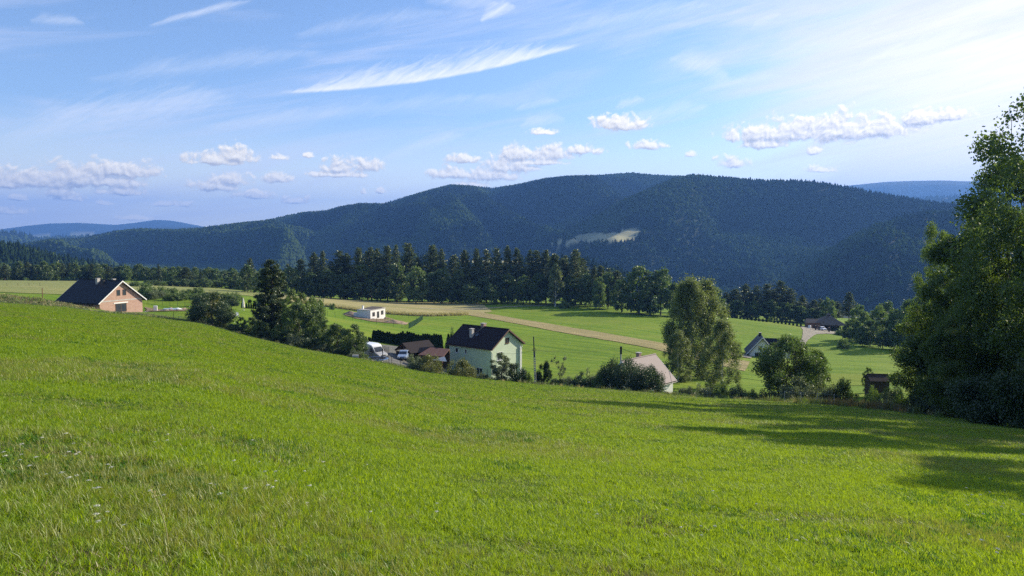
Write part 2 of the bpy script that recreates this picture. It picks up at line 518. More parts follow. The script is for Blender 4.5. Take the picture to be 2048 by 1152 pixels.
def fast_mesh(name, V, Fa, mat=None, smooth_=False):
    V = np.asarray(V, dtype=np.float32)
    Fa = np.asarray(Fa, dtype=np.int32)
    me = bpy.data.meshes.new(name)
    n, k = Fa.shape
    me.vertices.add(len(V))
    me.vertices.foreach_set('co', V.ravel())
    me.loops.add(n * k)
    me.loops.foreach_set('vertex_index', Fa.ravel())
    me.polygons.add(n)
    me.polygons.foreach_set('loop_start', np.arange(0, n * k, k, dtype=np.int32))
    if smooth_:
        me.polygons.foreach_set('use_smooth', np.ones(n, dtype=bool))
    me.update(calc_edges=True)
    if mat:
        me.materials.append(mat)
    return me


def link(name, me, parent=None):
    o = bpy.data.objects.new(name, me)
    COL.objects.link(o)
    if parent:
        o.parent = parent
    return o


def tag(o, label=None, cat=None, group=None, kind=None):
    if label:
        o['label'] = label
    if cat:
        o['category'] = cat
    if group:
        o['group'] = group
    if kind:
        o['kind'] = kind
    return o


def empty(name, loc, rz=0.0, label=None, cat=None, group=None):
    o = bpy.data.objects.new(name, None)
    COL.objects.link(o)
    o.location = loc
    o.rotation_euler = (0, 0, rz)
    o.empty_display_size = 0.3
    return tag(o, label, cat, group)


class MB:
    """collects shapes; build() links them as one mesh object"""
    def __init__(self):
        self.v, self.f = [], []

    def poly(self, pts, faces):
        b = len(self.v)
        self.v += [tuple(p) for p in pts]
        self.f += [tuple(i + b for i in f) for f in faces]
        return self

    def box(self, x0, x1, y0, y1, z0, z1):
        return self.poly([(x0, y0, z0), (x1, y0, z0), (x1, y1, z0), (x0, y1, z0), (x0, y0, z1), (x1, y0, z1), (x1, y1, z1), (x0, y1, z1)],
                         [(0, 3, 2, 1), (4, 5, 6, 7), (0, 1, 5, 4), (1, 2, 6, 5), (2, 3, 7, 6), (3, 0, 4, 7)])

    def slab(self, quad, t):
        """thick sheet under four corners given counter-clockwise seen from above"""
        a, b, c, d = [Vector(q) for q in quad]
        n = (b - a).cross(d - a).normalized() * t
        return self.poly([a, b, c, d, a - n, b - n, c - n, d - n], [(0, 1, 2, 3), (7, 6, 5, 4), (0, 4, 5, 1), (1, 5, 6, 2), (2, 6, 7, 3), (3, 7, 4, 0)])

    def prism(self, prof, y0, y1):
        """profile of (x, z) points extruded along y"""
        n = len(prof)
        pts = [(x, y0, z) for x, z in prof] + [(x, y1, z) for x, z in prof]
        fs = [tuple(range(n)), tuple(range(2 * n - 1, n - 1, -1))]
        fs += [(i, i + n, (i + 1) % n + n, (i + 1) % n) for i in range(n)]
        return self.poly(pts, fs)

    def tube(self, pts, rad, seg=6, cap=True):
        pts = [Vector(p) for p in pts]
        rad = rad if isinstance(rad, (list, tuple)) else [rad] * len(pts)
        b = len(self.v)
        for i, p in enumerate(pts):
            d = (pts[min(i + 1, len(pts) - 1)] - pts[max(i - 1, 0)])
            d = d.normalized() if d.length > 1e-6 else Vector((0, 0, 1))
            a = d.cross(Vector((0.0, 0.0, 1.0)) if abs(d.z) < 0.9 else Vector((1.0, 0.0, 0.0))).normalized()
            c = d.cross(a)
            for k in range(seg):
                t = 2 * math.pi * k / seg
                self.v.append(tuple(p + (a * math.cos(t) + c * math.sin(t)) * rad[i]))
        for i in range(len(pts) - 1):
            for k in range(seg):
                k2 = (k + 1) % seg
                self.f.append((b + i * seg + k, b + i * seg + k2, b + (i + 1) * seg + k2, b + (i + 1) * seg + k))
        if cap:
            self.f.append(tuple(b + k for k in range(seg))[::-1])
            self.f.append(tuple(b + (len(pts) - 1) * seg + k for k in range(seg)))
        return self

    def lathe(self, prof, cx=0, cy=0, seg=16):
        b = len(self.v)
        for (r, z) in prof:
            for k in range(seg):
                t = 2 * math.pi * k / seg
                self.v.append((cx + r * math.cos(t), cy + r * math.sin(t), z))
        for i in range(len(prof) - 1):
            for k in range(seg):
                k2 = (k + 1) % seg
                self.f.append((b + i * seg + k, b + i * seg + k2, b + (i + 1) * seg + k2, b + (i + 1) * seg + k))
        return self

    def build(self, name, mat, parent=None, bevel=0.0, smooth_=False):
        me = bpy.data.meshes.new(name)
        me.from_pydata(self.v, [], self.f)
        if smooth_:
            for p in me.polygons:
                p.use_smooth = True
        me.materials.append(mat)
        o = link(name, me, parent)
        if bevel:
            m = o.modifiers.new('bevel', 'BEVEL')
            m.width = bevel
            m.segments = 2
            m.limit_method = 'ANGLE'
        return o


# ------------------------------------------------------------------ materials
def new_mat(name):
    m = bpy.data.materials.new(name)
    m.use_nodes = True
    nt = m.node_tree
    return m, nt, nt.nodes['Principled BSDF']


def plain(name, c, rough=0.7, metal=0.0, var=0.12, scale=3.0, bump=0.0, bscale=20.0):
    m, nt, b = new_mat(name)
    tc = nt.nodes.new('ShaderNodeTexCoord')
    n = noise(nt, tc.outputs['Object'], scale, 5, 0.6)
    lo, hi = tuple(x * (1 - var) for x in c), tuple(min(1, x * (1 + var)) for x in c)
    nt.links.new(mixc(nt, smooth(nt, n, 0.3, 0.7), lo, hi), b.inputs['Base Color'])
    b.inputs['Roughness'].default_value = rough
    b.inputs['Metallic'].default_value = metal
    if bump:
        bp = nt.nodes.new('ShaderNodeBump')
        bp.inputs['Strength'].default_value = bump
        nt.links.new(noise(nt, tc.outputs['Object'], bscale, 4), bp.inputs['Height'])
        nt.links.new(bp.outputs[0], b.inputs['Normal'])
    return m


def streaked(name, c, c2, rough=0.8, along='X', freq=4.0, bump=0.3):
    """boards, tiles or straw: a wave across one axis plus noise"""
    m, nt, b = new_mat(name)
    tc = nt.nodes.new('ShaderNodeTexCoord')
    w = nt.nodes.new('ShaderNodeTexWave')
    w.bands_direction = along
    w.inputs['Scale'].default_value = freq
    w.inputs['Distortion'].default_value = 0.6
    w.inputs['Detail'].default_value = 2
    nt.links.new(tc.outputs['Object'], w.inputs['Vector'])
    n = noise(nt, tc.outputs['Object'], 2.5, 5, 0.6)
    f = mth(nt, 'ADD', mth(nt, 'MULTIPLY', w.outputs['Fac'], 0.45), mth(nt, 'MULTIPLY', n, 0.6), clamp=True)
    nt.links.new(mixc(nt, f, c, c2), b.inputs['Base Color'])
    b.inputs['Roughness'].default_value = rough
    b.inputs['Specular IOR Level'].default_value = 0.08
    bp = nt.nodes.new('ShaderNodeBump')
    bp.inputs['Strength'].default_value = bump
    nt.links.new(w.outputs['Fac'], bp.inputs['Height'])
    nt.links.new(bp.outputs[0], b.inputs['Normal'])
    return m


def foliage(name, c1, c2, trans=0.35, tcol=None, gloss=0.06):
    m = bpy.data.materials.new(name)
    m.use_nodes = True
    nt = m.node_tree
    nt.nodes.clear()
    L = nt.links.new
    out = nt.nodes.new('ShaderNodeOutputMaterial')
    geo = nt.nodes.new('ShaderNodeNewGeometry')
    oi = nt.nodes.new('ShaderNodeObjectInfo')
    f = mth(nt, 'ADD', mth(nt, 'MULTIPLY', geo.outputs['Random Per Island'], 0.65), mth(nt, 'MULTIPLY', oi.outputs['Random'], 0.35))
    c = mixc(nt, f, c1, c2)
    d = nt.nodes.new('ShaderNodeBsdfDiffuse')
    L(c, d.inputs[0])
    t = nt.nodes.new('ShaderNodeBsdfTranslucent')
    tc_ = tcol or tuple(min(1, a * k) for a, k in zip(c2, (1.5, 1.6, 0.7)))
    L(mixc(nt, 0.7, c, tc_), t.inputs[0])
    mx = nt.nodes.new('ShaderNodeMixShader')
    mx.inputs[0].default_value = trans
    L(d.outputs[0], mx.inputs[1])
    L(t.outputs[0], mx.inputs[2])
    g = nt.nodes.new('ShaderNodeBsdfGlossy')
    g.inputs['Roughness'].default_value = 0.5
    g.inputs[0].default_value = (0.9, 0.95, 0.85, 1)
    m2 = nt.nodes.new('ShaderNodeMixShader')
    m2.inputs[0].default_value = gloss
    L(mx.outputs[0], m2.inputs[1])
    L(g.outputs[0], m2.inputs[2])
    L(m2.outputs[0], out.inputs[0])
    return m


M_BARK = plain('bark', (0.075, 0.06, 0.045), 0.95, var=0.4, scale=5, bump=0.5)
M_BARK_PINE = plain('pine_bark', (0.12, 0.07, 0.045), 0.95, var=0.4, scale=4, bump=0.4)
M_BIRCH = plain('birch_bark', (0.55, 0.53, 0.49), 0.85, var=0.5, scale=3.0)
M_PINE = foliage('pine_needles', (0.040, 0.064, 0.024), (0.100, 0.130, 0.042), 0.28)
M_SPRUCE = foliage('spruce_needles', (0.024, 0.048, 0.018), (0.065, 0.095, 0.030), 0.22)
M_BROAD = foliage('leaves_broad', (0.038, 0.076, 0.020), (0.095, 0.145, 0.032), 0.36)
M_BROADL = foliage('leaves_light', (0.062, 0.115, 0.028), (0.130, 0.185, 0.040), 0.40)
M_BIRCHL = foliage('birch_leaves', (0.085, 0.120, 0.036), (0.170, 0.200, 0.070), 0.42)
M_WILLOW = foliage('grey_leaves', (0.075, 0.100, 0.055), (0.150, 0.180, 0.095), 0.3)
M_BIG = foliage('big_tree_leaves', (0.036, 0.074, 0.015), (0.110, 0.160, 0.026), 0.42)
M_DARKBUSH = foliage('dark_bush_leaves', (0.018, 0.042, 0.014), (0.045, 0.080, 0.022), 0.25)
M_THUJA = foliage('thuja_leaves', (0.018, 0.040, 0.014), (0.045, 0.075, 0.022), 0.12, gloss=0.02)
M_ORANGE = foliage('sunny_leaves', (0.075, 0.105, 0.025), (0.17, 0.17, 0.045), 0.38)
M_WEEDS = foliage('weeds', (0.06, 0.10, 0.03), (0.15, 0.15, 0.06), 0.35)
M_RUST = foliage('rusty_weeds', (0.13, 0.085, 0.045), (0.20, 0.14, 0.07), 0.3)
M_GRASS = foliage('grass_blades', (0.080, 0.160, 0.008), (0.270, 0.385, 0.016), 0.50, tcol=(0.50, 0.66, 0.008), gloss=0.03)


# ------------------------------------------------------------------ ground sheet
def in_ellipse(u, v, c):
    return ((u - c[0]) / c[2]) ** 2 + ((v - c[1]) / c[3]) ** 2


def to_px(x, y, z):
    """photograph pixels of points in front of the camera, used to lay fields out on the far slopes"""
    c, s = math.cos(PITCH), math.sin(PITCH)
    d = np.maximum(y * c - z * s, 1e-3)
    return 1024 + F_PX * x / d, 576 - F_PX * (y * s + z * c) / d


def far_field_mask(x, y, z):
    u, v = to_px(x, y, z)
    r = np.hypot(x, y)
    m = np.zeros(len(x))
    w = 0.5 * (fbm(x / 60, y / 60, 41, 3) - 0.5)
    for c in CLEARINGS:
        m = np.maximum(m, ((in_ellipse(u, v, c) + w < 1) & (r > 1200) & (r < 2400)).astype(float))
    m = np.maximum(m, ((u > 835) & (u < 1090) & (np.abs(r - 1000) < 70)).astype(float))
    return m


def build_ground():
    th = np.concatenate((np.linspace(-math.pi, -0.80, 50)[:-1], np.linspace(-0.80, 0.80, 640), np.linspace(0.80, math.pi, 50)[1:-1]))
    rr = [0.0]
    r = 0.6
    while r < 14500:
        rr.append(r)
        r *= 1.018 if r < 60 else (1.0095 if r < 480 else (1.009 if r < 3600 else 1.02))
    rr = np.array(rr[1:])
    nt_, nr = len(th), len(rr)
    T, R = np.meshgrid(th, rr)
    x, y = (R * np.sin(T)).ravel(), (R * np.cos(T)).ravel()
    z = height(x, y)
    V = np.column_stack((x, y, z))
    V = np.vstack((V, [[0, 0, -1.6]]))
    i, j = np.meshgrid(np.arange(nr - 1), np.arange(nt_), indexing='ij')
    j2 = (j + 1) % nt_
    Q = np.column_stack(((i * nt_ + j).ravel(), ((i + 1) * nt_ + j).ravel(), ((i + 1) * nt_ + j2).ravel(), (i * nt_ + j2).ravel()))
    c = len(V) - 1
    jj = np.arange(nt_)
    cap = np.column_stack((np.full(nt_, c), jj, (jj + 1) % nt_, (jj + 1) % nt_))
    me = bpy.data.meshes.new('ground')
    nq = len(Q)
    loops = np.concatenate((Q.ravel(), cap[:, :3].ravel())).astype(np.int32)
    starts = np.concatenate((np.arange(nq) * 4, nq * 4 + np.arange(nt_) * 3)).astype(np.int32)
    me.vertices.add(len(V))
    me.vertices.foreach_set('co', V.astype(np.float32).ravel())
    me.loops.add(len(loops))
    me.loops.foreach_set('vertex_index', loops)
    me.polygons.add(len(starts))
    me.polygons.foreach_set('loop_start', starts)
    me.polygons.foreach_set('use_smooth', np.ones(len(starts), dtype=bool))
    me.update(calc_edges=True)
    # what grows where: meadow / far pasture / forest floor as real ground covers
    x, y, z = V[:, 0], V[:, 1], V[:, 2]
    r = np.hypot(x, y)
    tha = np.arctan2(x, y)
    re = np.interp(tha, E_TH, E_R)
    m_meadow = 1 - sstep(r, re - 1, re + 6)
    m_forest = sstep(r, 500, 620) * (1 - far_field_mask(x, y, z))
    m_farm = ((r > 3700) & (fbm(x / 420, y / 420, 71, 2) > 0.56) & (z < 30)).astype(float)
    m_rough = np.exp(-((r - re - 7) / 7.0) ** 2) * (r < 500)
    colr = np.column_stack((m_meadow, m_forest, m_farm, m_rough)).astype(np.float32)
    at = me.color_attributes.new('cover', 'FLOAT_COLOR', 'POINT')
    at.data.foreach_set('color', colr.ravel())
    m, nt, b = new_mat('ground_cover')
    L = nt.links.new
    geo = nt.nodes.new('ShaderNodeNewGeometry')
    pos = geo.outputs['Position']
    va = nt.nodes.new('ShaderNodeVertexColor')
    va.layer_name = 'cover'
    s = nt.nodes.new('ShaderNodeSeparateColor')
    L(va.outputs['Color'], s.inputs[0])
    big = noise(nt, pos, 0.045, 4, 0.6)
    med = noise(nt, pos, 0.6, 5, 0.65)
    fin = noise(nt, pos, 9.0, 4, 0.7)
    meadow = mixc(nt, smooth(nt, med, 0.3, 0.7), (0.055, 0.100, 0.010), (0.110, 0.160, 0.014))
    meadow = mixc(nt, smooth(nt, fin, 0.35, 0.7), meadow, (0.032, 0.050, 0.012))
    meadow = mixc(nt, mth(nt, 'MULTIPLY', smooth(nt, big, 0.52, 0.72), 0.5), meadow, (0.20, 0.23, 0.035))
    # mown rows on the fields across the dip
    rot = nt.nodes.new('ShaderNodeVectorRotate')
    rot.rotation_type = 'Z_AXIS'
    rot.inputs['Angle'].default_value = math.radians(32)
    L(pos, rot.inputs['Vector'])
    rows = noise(nt, vmth(nt, 'MULTIPLY', rot.outputs[0], (0.03, 0.42, 0.0)).outputs[0], 1.0, 3, 0.5)
    field = mixc(nt, smooth(nt, rows, 0.35, 0.65), (0.100, 0.185, 0.010), (0.175, 0.255, 0.018))
    field = mixc(nt, mth(nt, 'MULTIPLY', smooth(nt, med, 0.45, 0.75), 0.6), field, (0.075, 0.130, 0.015))
    field = mixc(nt, mth(nt, 'MULTIPLY', smooth(nt, big, 0.45, 0.68), 0.55), field, (0.215, 0.250, 0.035))
    rough_c = mixc(nt, med, (0.10, 0.13, 0.035), (0.17, 0.17, 0.07))
    field = mixc(nt, mth(nt, 'MULTIPLY', va.outputs['Alpha'], 0.6), field, rough_c)
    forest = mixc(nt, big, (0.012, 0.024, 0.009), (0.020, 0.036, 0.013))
    farm = mixc(nt, noise(nt, pos, 0.004, 1, 0.5), (0.42, 0.34, 0.17), (0.20, 0.26, 0.07))
    past = mixc(nt, med, (0.42, 0.37, 0.20), (0.32, 0.32, 0.15))
    dist = vmth(nt, 'LENGTH', pos).outputs['Value']
    field = mixc(nt, smooth(nt, dist, 600, 620), field, past)
    c = mixc(nt, s.outputs[0], field, meadow)
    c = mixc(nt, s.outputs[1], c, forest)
    c = mixc(nt, s.outputs[2], c, farm)
    L(c, b.inputs['Base Color'])
    b.inputs['Roughness'].default_value = 0.95
    b.inputs['Specular IOR Level'].default_value = 0.1
    bp = nt.nodes.new('ShaderNodeBump')
    bp.inputs['Strength'].default_value = 0.6
    bp.inputs['Distance'].default_value = 0.3
    L(mth(nt, 'ADD', med, mth(nt, 'MULTIPLY', fin, 0.4)), bp.inputs['Height'])
    L(bp.outputs[0], b.inputs['Normal'])
    me.materials.append(m)
    tag(link('ground', me), kind='structure')


build_ground()


def sheet(name, near, far, mat, lift=0.10, nu=260, nv=40, rag=0.0):
    """strip of ground between two boundary polylines of (u, Y), laid on the terrain"""
    def sample(pl, n):
        p = [(G(u, Y).x, Y) for u, Y in pl]
        d = [0]
        for a, b in zip(p, p[1:]):
            d.append(d[-1] + math.hypot(b[0] - a[0], b[1] - a[1]))
        t = np.linspace(0, d[-1], n)
        return np.interp(t, d, [q[0] for q in p]), np.interp(t, d, [q[1] for q in p])
    ax, ay = sample(near, nu)
    bx, by = sample(far, nu)
    t = np.linspace(0, 1, nv)[:, None]
    X, Y = ax * (1 - t) + bx * t, ay * (1 - t) + by * t
    if rag:
        e = (1 - np.sin(np.pi * t)) ** 2
        Y = Y + e * rag * (fbm(X / 3.0, Y / 3.0, 55, 3) - 0.5)
        X = X + e * rag * (fbm(X / 3.0 + 50, Y / 3.0, 56, 3) - 0.5)
    x, y = X.ravel(), Y.ravel()
    z = height(x, y) + lift
    i, j = np.meshgrid(np.arange(nv - 1), np.arange(nu - 1), indexing='ij')
    k = (i * nu + j).ravel()
    me = fast_mesh(name, np.column_stack((x, y, z)), np.column_stack((k, k + 1, k + nu + 1, k + nu)), mat, True)
    o = link(name, me)
    tag(o, kind='structure')
    return o


def earth_mat(name, c1, c2, c3, s1=0.5, s2=6.0, row=None, ang=30):
    m, nt, b = new_mat(name)
    geo = nt.nodes.new('ShaderNodeNewGeometry')
    pos = geo.outputs['Position']
    a, f = noise(nt, pos, s1, 5, 0.65), noise(nt, pos, s2, 4, 0.7)
    c = mixc(nt, smooth(nt, a, 0.3, 0.7), c1, c2)
    c = mixc(nt, smooth(nt, f, 0.45, 0.8), c, c3)
    if row:
        rot = nt.nodes.new('ShaderNodeVectorRotate')
        rot.rotation_type = 'Z_AXIS'
        rot.inputs['Angle'].default_value = math.radians(ang)
        nt.links.new(pos, rot.inputs['Vector'])
        w = noise(nt, vmth(nt, 'MULTIPLY', rot.outputs[0], row).outputs[0], 1.0, 4, 0.6)
        c = mixc(nt, smooth(nt, w, 0.4, 0.65), c, c3)
    nt.links.new(c, b.inputs['Base Color'])
    b.inputs['Roughness'].default_value = 0.95
    b.inputs['Specular IOR Level'].default_value = 0.1
    bp = nt.nodes.new('ShaderNodeBump')
    bp.inputs['Strength'].default_value = 0.7
    bp.inputs['Distance'].default_value = 0.3
    nt.links.new(f, bp.inputs['Height'])
    nt.links.new(bp.outputs[0], b.inputs['Normal'])
    return m


M_STRAW = earth_mat('straw_field', (0.36, 0.31, 0.14), (0.46, 0.38, 0.19), (0.28, 0.27, 0.10), 0.15, 2.0, (0.02, 0.25, 0), 5)
M_STUB = earth_mat('stubble', (0.34, 0.275, 0.13), (0.44, 0.355, 0.17), (0.22, 0.20, 0.08), 0.4, 3.0, (0.03, 0.8, 0), 37)
M_DRYM = earth_mat('dry_meadow', (0.25, 0.26, 0.085), (0.33, 0.31, 0.12), (0.19, 0.23, 0.06), 0.12, 2.0, (0.02, 0.25, 0), 5)
M_ROAD = earth_mat('gravel_road', (0.30, 0.265, 0.21), (0.40, 0.355, 0.28), (0.22, 0.22, 0.13), 0.5, 4.0)
M_SOIL = earth_mat('bare_soil', (0.20, 0.145, 0.09), (0.28, 0.21, 0.13), (0.16, 0.15, 0.07), 0.5, 3.0)
M_YARD = earth_mat('yard_paving', (0.13, 0.13, 0.12), (0.18, 0.17, 0.16), (0.10, 0.11, 0.07), 0.5, 3.0)

# ------------------------------------------------------------------ instanced ground growth (stuff)
def scatter(name, pts, rots, scales, protos, idx, label=None):
    """one object whose points carry small plants through geometry nodes"""
    n = len(pts)
    me = bpy.data.meshes.new(name)
    me.vertices.add(n)
    me.vertices.foreach_set('co', np.asarray(pts, np.float32).ravel())
    for an, ty, arr, key in (('rot', 'FLOAT_VECTOR', rots, 'vector'), ('scl', 'FLOAT_VECTOR', scales, 'vector'), ('idx', 'INT', idx, 'value')):
        a = me.attributes.new(an, ty, 'POINT')
        a.data.foreach_set(key, np.asarray(arr, np.int32 if ty == 'INT' else np.float32).ravel())
    me.update()
    o = link(name, me)
    tag(o, label, kind='stuff')
    g = bpy.data.node_groups.new(name, 'GeometryNodeTree')
    g.interface.new_socket('Geometry', in_out='INPUT', socket_type='NodeSocketGeometry')
    g.interface.new_socket('Geometry', in_out='OUTPUT', socket_type='NodeSocketGeometry')
    gi, go = g.nodes.new('NodeGroupInput'), g.nodes.new('NodeGroupOutput')
    iop = g.nodes.new('GeometryNodeInstanceOnPoints')
    j = g.nodes.new('GeometryNodeJoinGeometry')
    for p in reversed(protos):
        oi = g.nodes.new('GeometryNodeObjectInfo')
        oi.inputs['Object'].default_value = p
        oi.inputs['As Instance'].default_value = True
        g.links.new(oi.outputs['Geometry'], j.inputs[0])
    g.links.new(gi.outputs[0], iop.inputs['Points'])
    g.links.new(j.outputs[0], iop.inputs['Instance'])
    iop.inputs['Pick Instance'].default_value = True

    def attr(nm, ty):
        a = g.nodes.new('GeometryNodeInputNamedAttribute')
        a.data_type = ty
        a.inputs['Name'].default_value = nm
        return a.outputs['Attribute']
    g.links.new(attr('idx', 'INT'), iop.inputs['Instance Index'])
    e = g.nodes.new('FunctionNodeEulerToRotation')
    g.links.new(attr('rot', 'FLOAT_VECTOR'), e.inputs[0])
    g.links.new(e.outputs[0], iop.inputs['Rotation'])
    g.links.new(attr('scl', 'FLOAT_VECTOR'), iop.inputs['Scale'])
    g.links.new(iop.outputs[0], go.inputs[0])
    md = o.modifiers.new('plants', 'NODES')
    md.node_group = g
    return o


def proto_obj(name, me):
    return bpy.data.objects.new(name, me)      # lives only as the plant the scatter repeats


def tuft_mesh(seed, n, h, spread, w, mat, lean=0.5):
    rng = np.random.default_rng(seed)
    V, Fq = [], []
    for i in range(n):
        a, rr = rng.uniform(0, 2 * math.pi), spread * math.sqrt(rng.uniform())
        bx, by = rr * math.cos(a), rr * math.sin(a)
        d = rng.uniform(0, 2 * math.pi)
        hh = h * rng.uniform(0.5, 1.15)
        ln = lean * hh * rng.uniform(0.1, 1.0)
        ww = w * rng.uniform(0.7, 1.3)
        t = d + math.pi / 2 + rng.normal(0, 0.4)
        px, py = math.cos(t) * ww / 2, math.sin(t) * ww / 2
        b = len(V)
        for k, (fz, fo, fw) in enumerate(((-0.15, 0, 1.0), (0.55, 0.35, 0.9), (1.0, 1.0, 0.12))):
            ox, oy = math.cos(d) * ln * fo, math.sin(d) * ln * fo
            V.append((bx + ox - px * fw, by + oy - py * fw, hh * fz))
            V.append((bx + ox + px * fw, by + oy + py * fw, hh * fz))
        Fq += [(b, b + 1, b + 3, b + 2), (b + 2, b + 3, b + 5, b + 4)]
    return fast_mesh('tuft', np.array(V), np.array(Fq), mat)


def build_grass():
    rng = np.random.default_rng(4)
    m_dark = foliage('clover', (0.050, 0.130, 0.012), (0.095, 0.200, 0.018), 0.40, tcol=(0.18, 0.38, 0.01), gloss=0.03)
    m_dry = foliage('dry_grass', (0.30, 0.26, 0.11), (0.45, 0.38, 0.18), 0.35)
    m_brown = foliage('dead_thatch', (0.13, 0.085, 0.040), (0.24, 0.17, 0.08), 0.25)
    m_yel = foliage('yellowish_grass', (0.17, 0.22, 0.03), (0.27, 0.29, 0.05), 0.45, tcol=(0.40, 0.42, 0.03))
    protos = [proto_obj('p%d' % i, tuft_mesh(i, 30, 0.080, 0.090, 0.0068, M_GRASS, 1.35)) for i in range(3)]
    protos += [proto_obj('pd', tuft_mesh(9, 22, 0.06, 0.08, 0.012, m_dark, 1.2)), proto_obj('py', tuft_mesh(12, 18, 0.12, 0.08, 0.0045, m_yel, 0.8)),
               proto_obj('pr', tuft_mesh(15, 7, 0.13, 0.09, 0.003, m_dry, 0.9)),
               proto_obj('pb', tuft_mesh(18, 24, 0.05, 0.10, 0.006, m_brown, 1.8))]
    bands = [(2.6, 7.5, 430, 0.72), (7.5, 15, 230, 0.92), (15, 30, 95, 1.35), (30, 58, 30, 2.1), (58, 160, 8, 3.2)]
    P_, S_, I_, R_ = [], [], [], []
    for (r0, r1, dens, sc) in bands:
        ang = 0.80 if r1 < 60 else 0.70
        area = ang * (r1 * r1 - r0 * r0)
        n = int(area * dens)
        th = rng.uniform(-ang, ang, n)
        r = np.sqrt(rng.uniform(r0 * r0, r1 * r1, n))
        re = np.interp(th, E_TH, E_R)
        k = r < re + 3
        th, r = th[k], r[k]
        x, y = r * np.sin(th), r * np.cos(th)
        z = height(x, y)
        dk = fbm(x / 1.6, y / 1.6, 61, 3)
        yl = fbm(x / 5.0 + 9, y / 2.6, 62, 3)
        br = fbm(x / 2.4 + 40, y / 1.2, 63, 3)
        q = rng.uniform(size=len(x))
        idx = rng.integers(0, 3, len(x))
        idx = np.where(q < sstep(dk, 0.52, 0.76) * 0.55, 3, idx)
        idx = np.where(q > 1 - sstep(yl, 0.48, 0.72) * 0.6, 4, idx)
        q2 = rng.uniform(size=len(x))
        far_dry = 0.22 * sstep(r / np.interp(th, E_TH, E_R), 0.45, 0.9) * sstep(fbm(x / 16, y / 6, 66, 2), 0.35, 0.6)
        idx = np.where(q2 < 0.012 + sstep(br, 0.60, 0.78) * 0.3 + far_dry, 5, idx)
        br2 = fbm(x / 1.5 + 70, y / 0.7, 68, 4)
        idx = np.where(rng.uniform(size=len(x)) < sstep(br2, 0.60, 0.74) * 0.5 * (1 - sstep(r, 6, 13)), 6, idx)
        s = sc * rng.uniform(0.6, 1.25, len(x)) * (0.55 + 0.9 * fbm(x / 0.7, y / 0.7, 64, 2))
        sz = np.minimum(s, 0.72 + 0.16 * s) * (1 - 0.45 * sstep(br, 0.6, 0.75))
        P_.append(np.column_stack((x, y, z)))
        S_.append(np.column_stack((s, s, sz)))
        I_.append(idx)
        R_.append(np.column_stack((rng.normal(0, 0.12, len(x)), rng.normal(0, 0.12, len(x)), rng.uniform(0, 6.28, len(x)))))
    scatter('grass', np.vstack(P_), np.vstack(R_), np.vstack(S_), protos, np.concatenate(I_), 'bright green meadow grass covering the slope')


build_grass()


def blob_mesh(seed, h, w, mat, cone=False):
    rng = np.random.default_rng(seed)
    rings, seg = (5, 7)
    V, Fq = [], []
    for i in range(rings + 1):
        t = i / rings
        if cone:
            rad = w * (1 - t) ** 0.8 * (0.9 if i else 0.6)
        else:
            rad = w * math.sin(math.pi * min(0.97, 0.22 + 0.78 * t)) ** 0.7
        for k in range(seg):
            a = 2 * math.pi * (k + 0.5 * (i % 2)) / seg
            q = rad * rng.uniform(0.72, 1.25)
            V.append((q * math.cos(a), q * math.sin(a), h * (t * 0.95 + rng.uniform(-0.06, 0.06))))
    for i in range(rings):
        for k in range(seg):
            k2 = (k + 1) % seg
            Fq.append((i * seg + k, i * seg + k2, (i + 1) * seg + k2, (i + 1) * seg + k))
    V.append((0, 0, h * 1.03))
    top = rings * seg
    for k in range(seg):
        Fq.append((top + k, top + (k + 1) % seg, len(V) - 1, len(V) - 1))
    V = np.array(V)
    me = bpy.data.meshes.new('crown')
    me.from_pydata([tuple(v) for v in V], [], [tuple(dict.fromkeys(f)) for f in Fq])
    me.materials.append(mat)
    return me


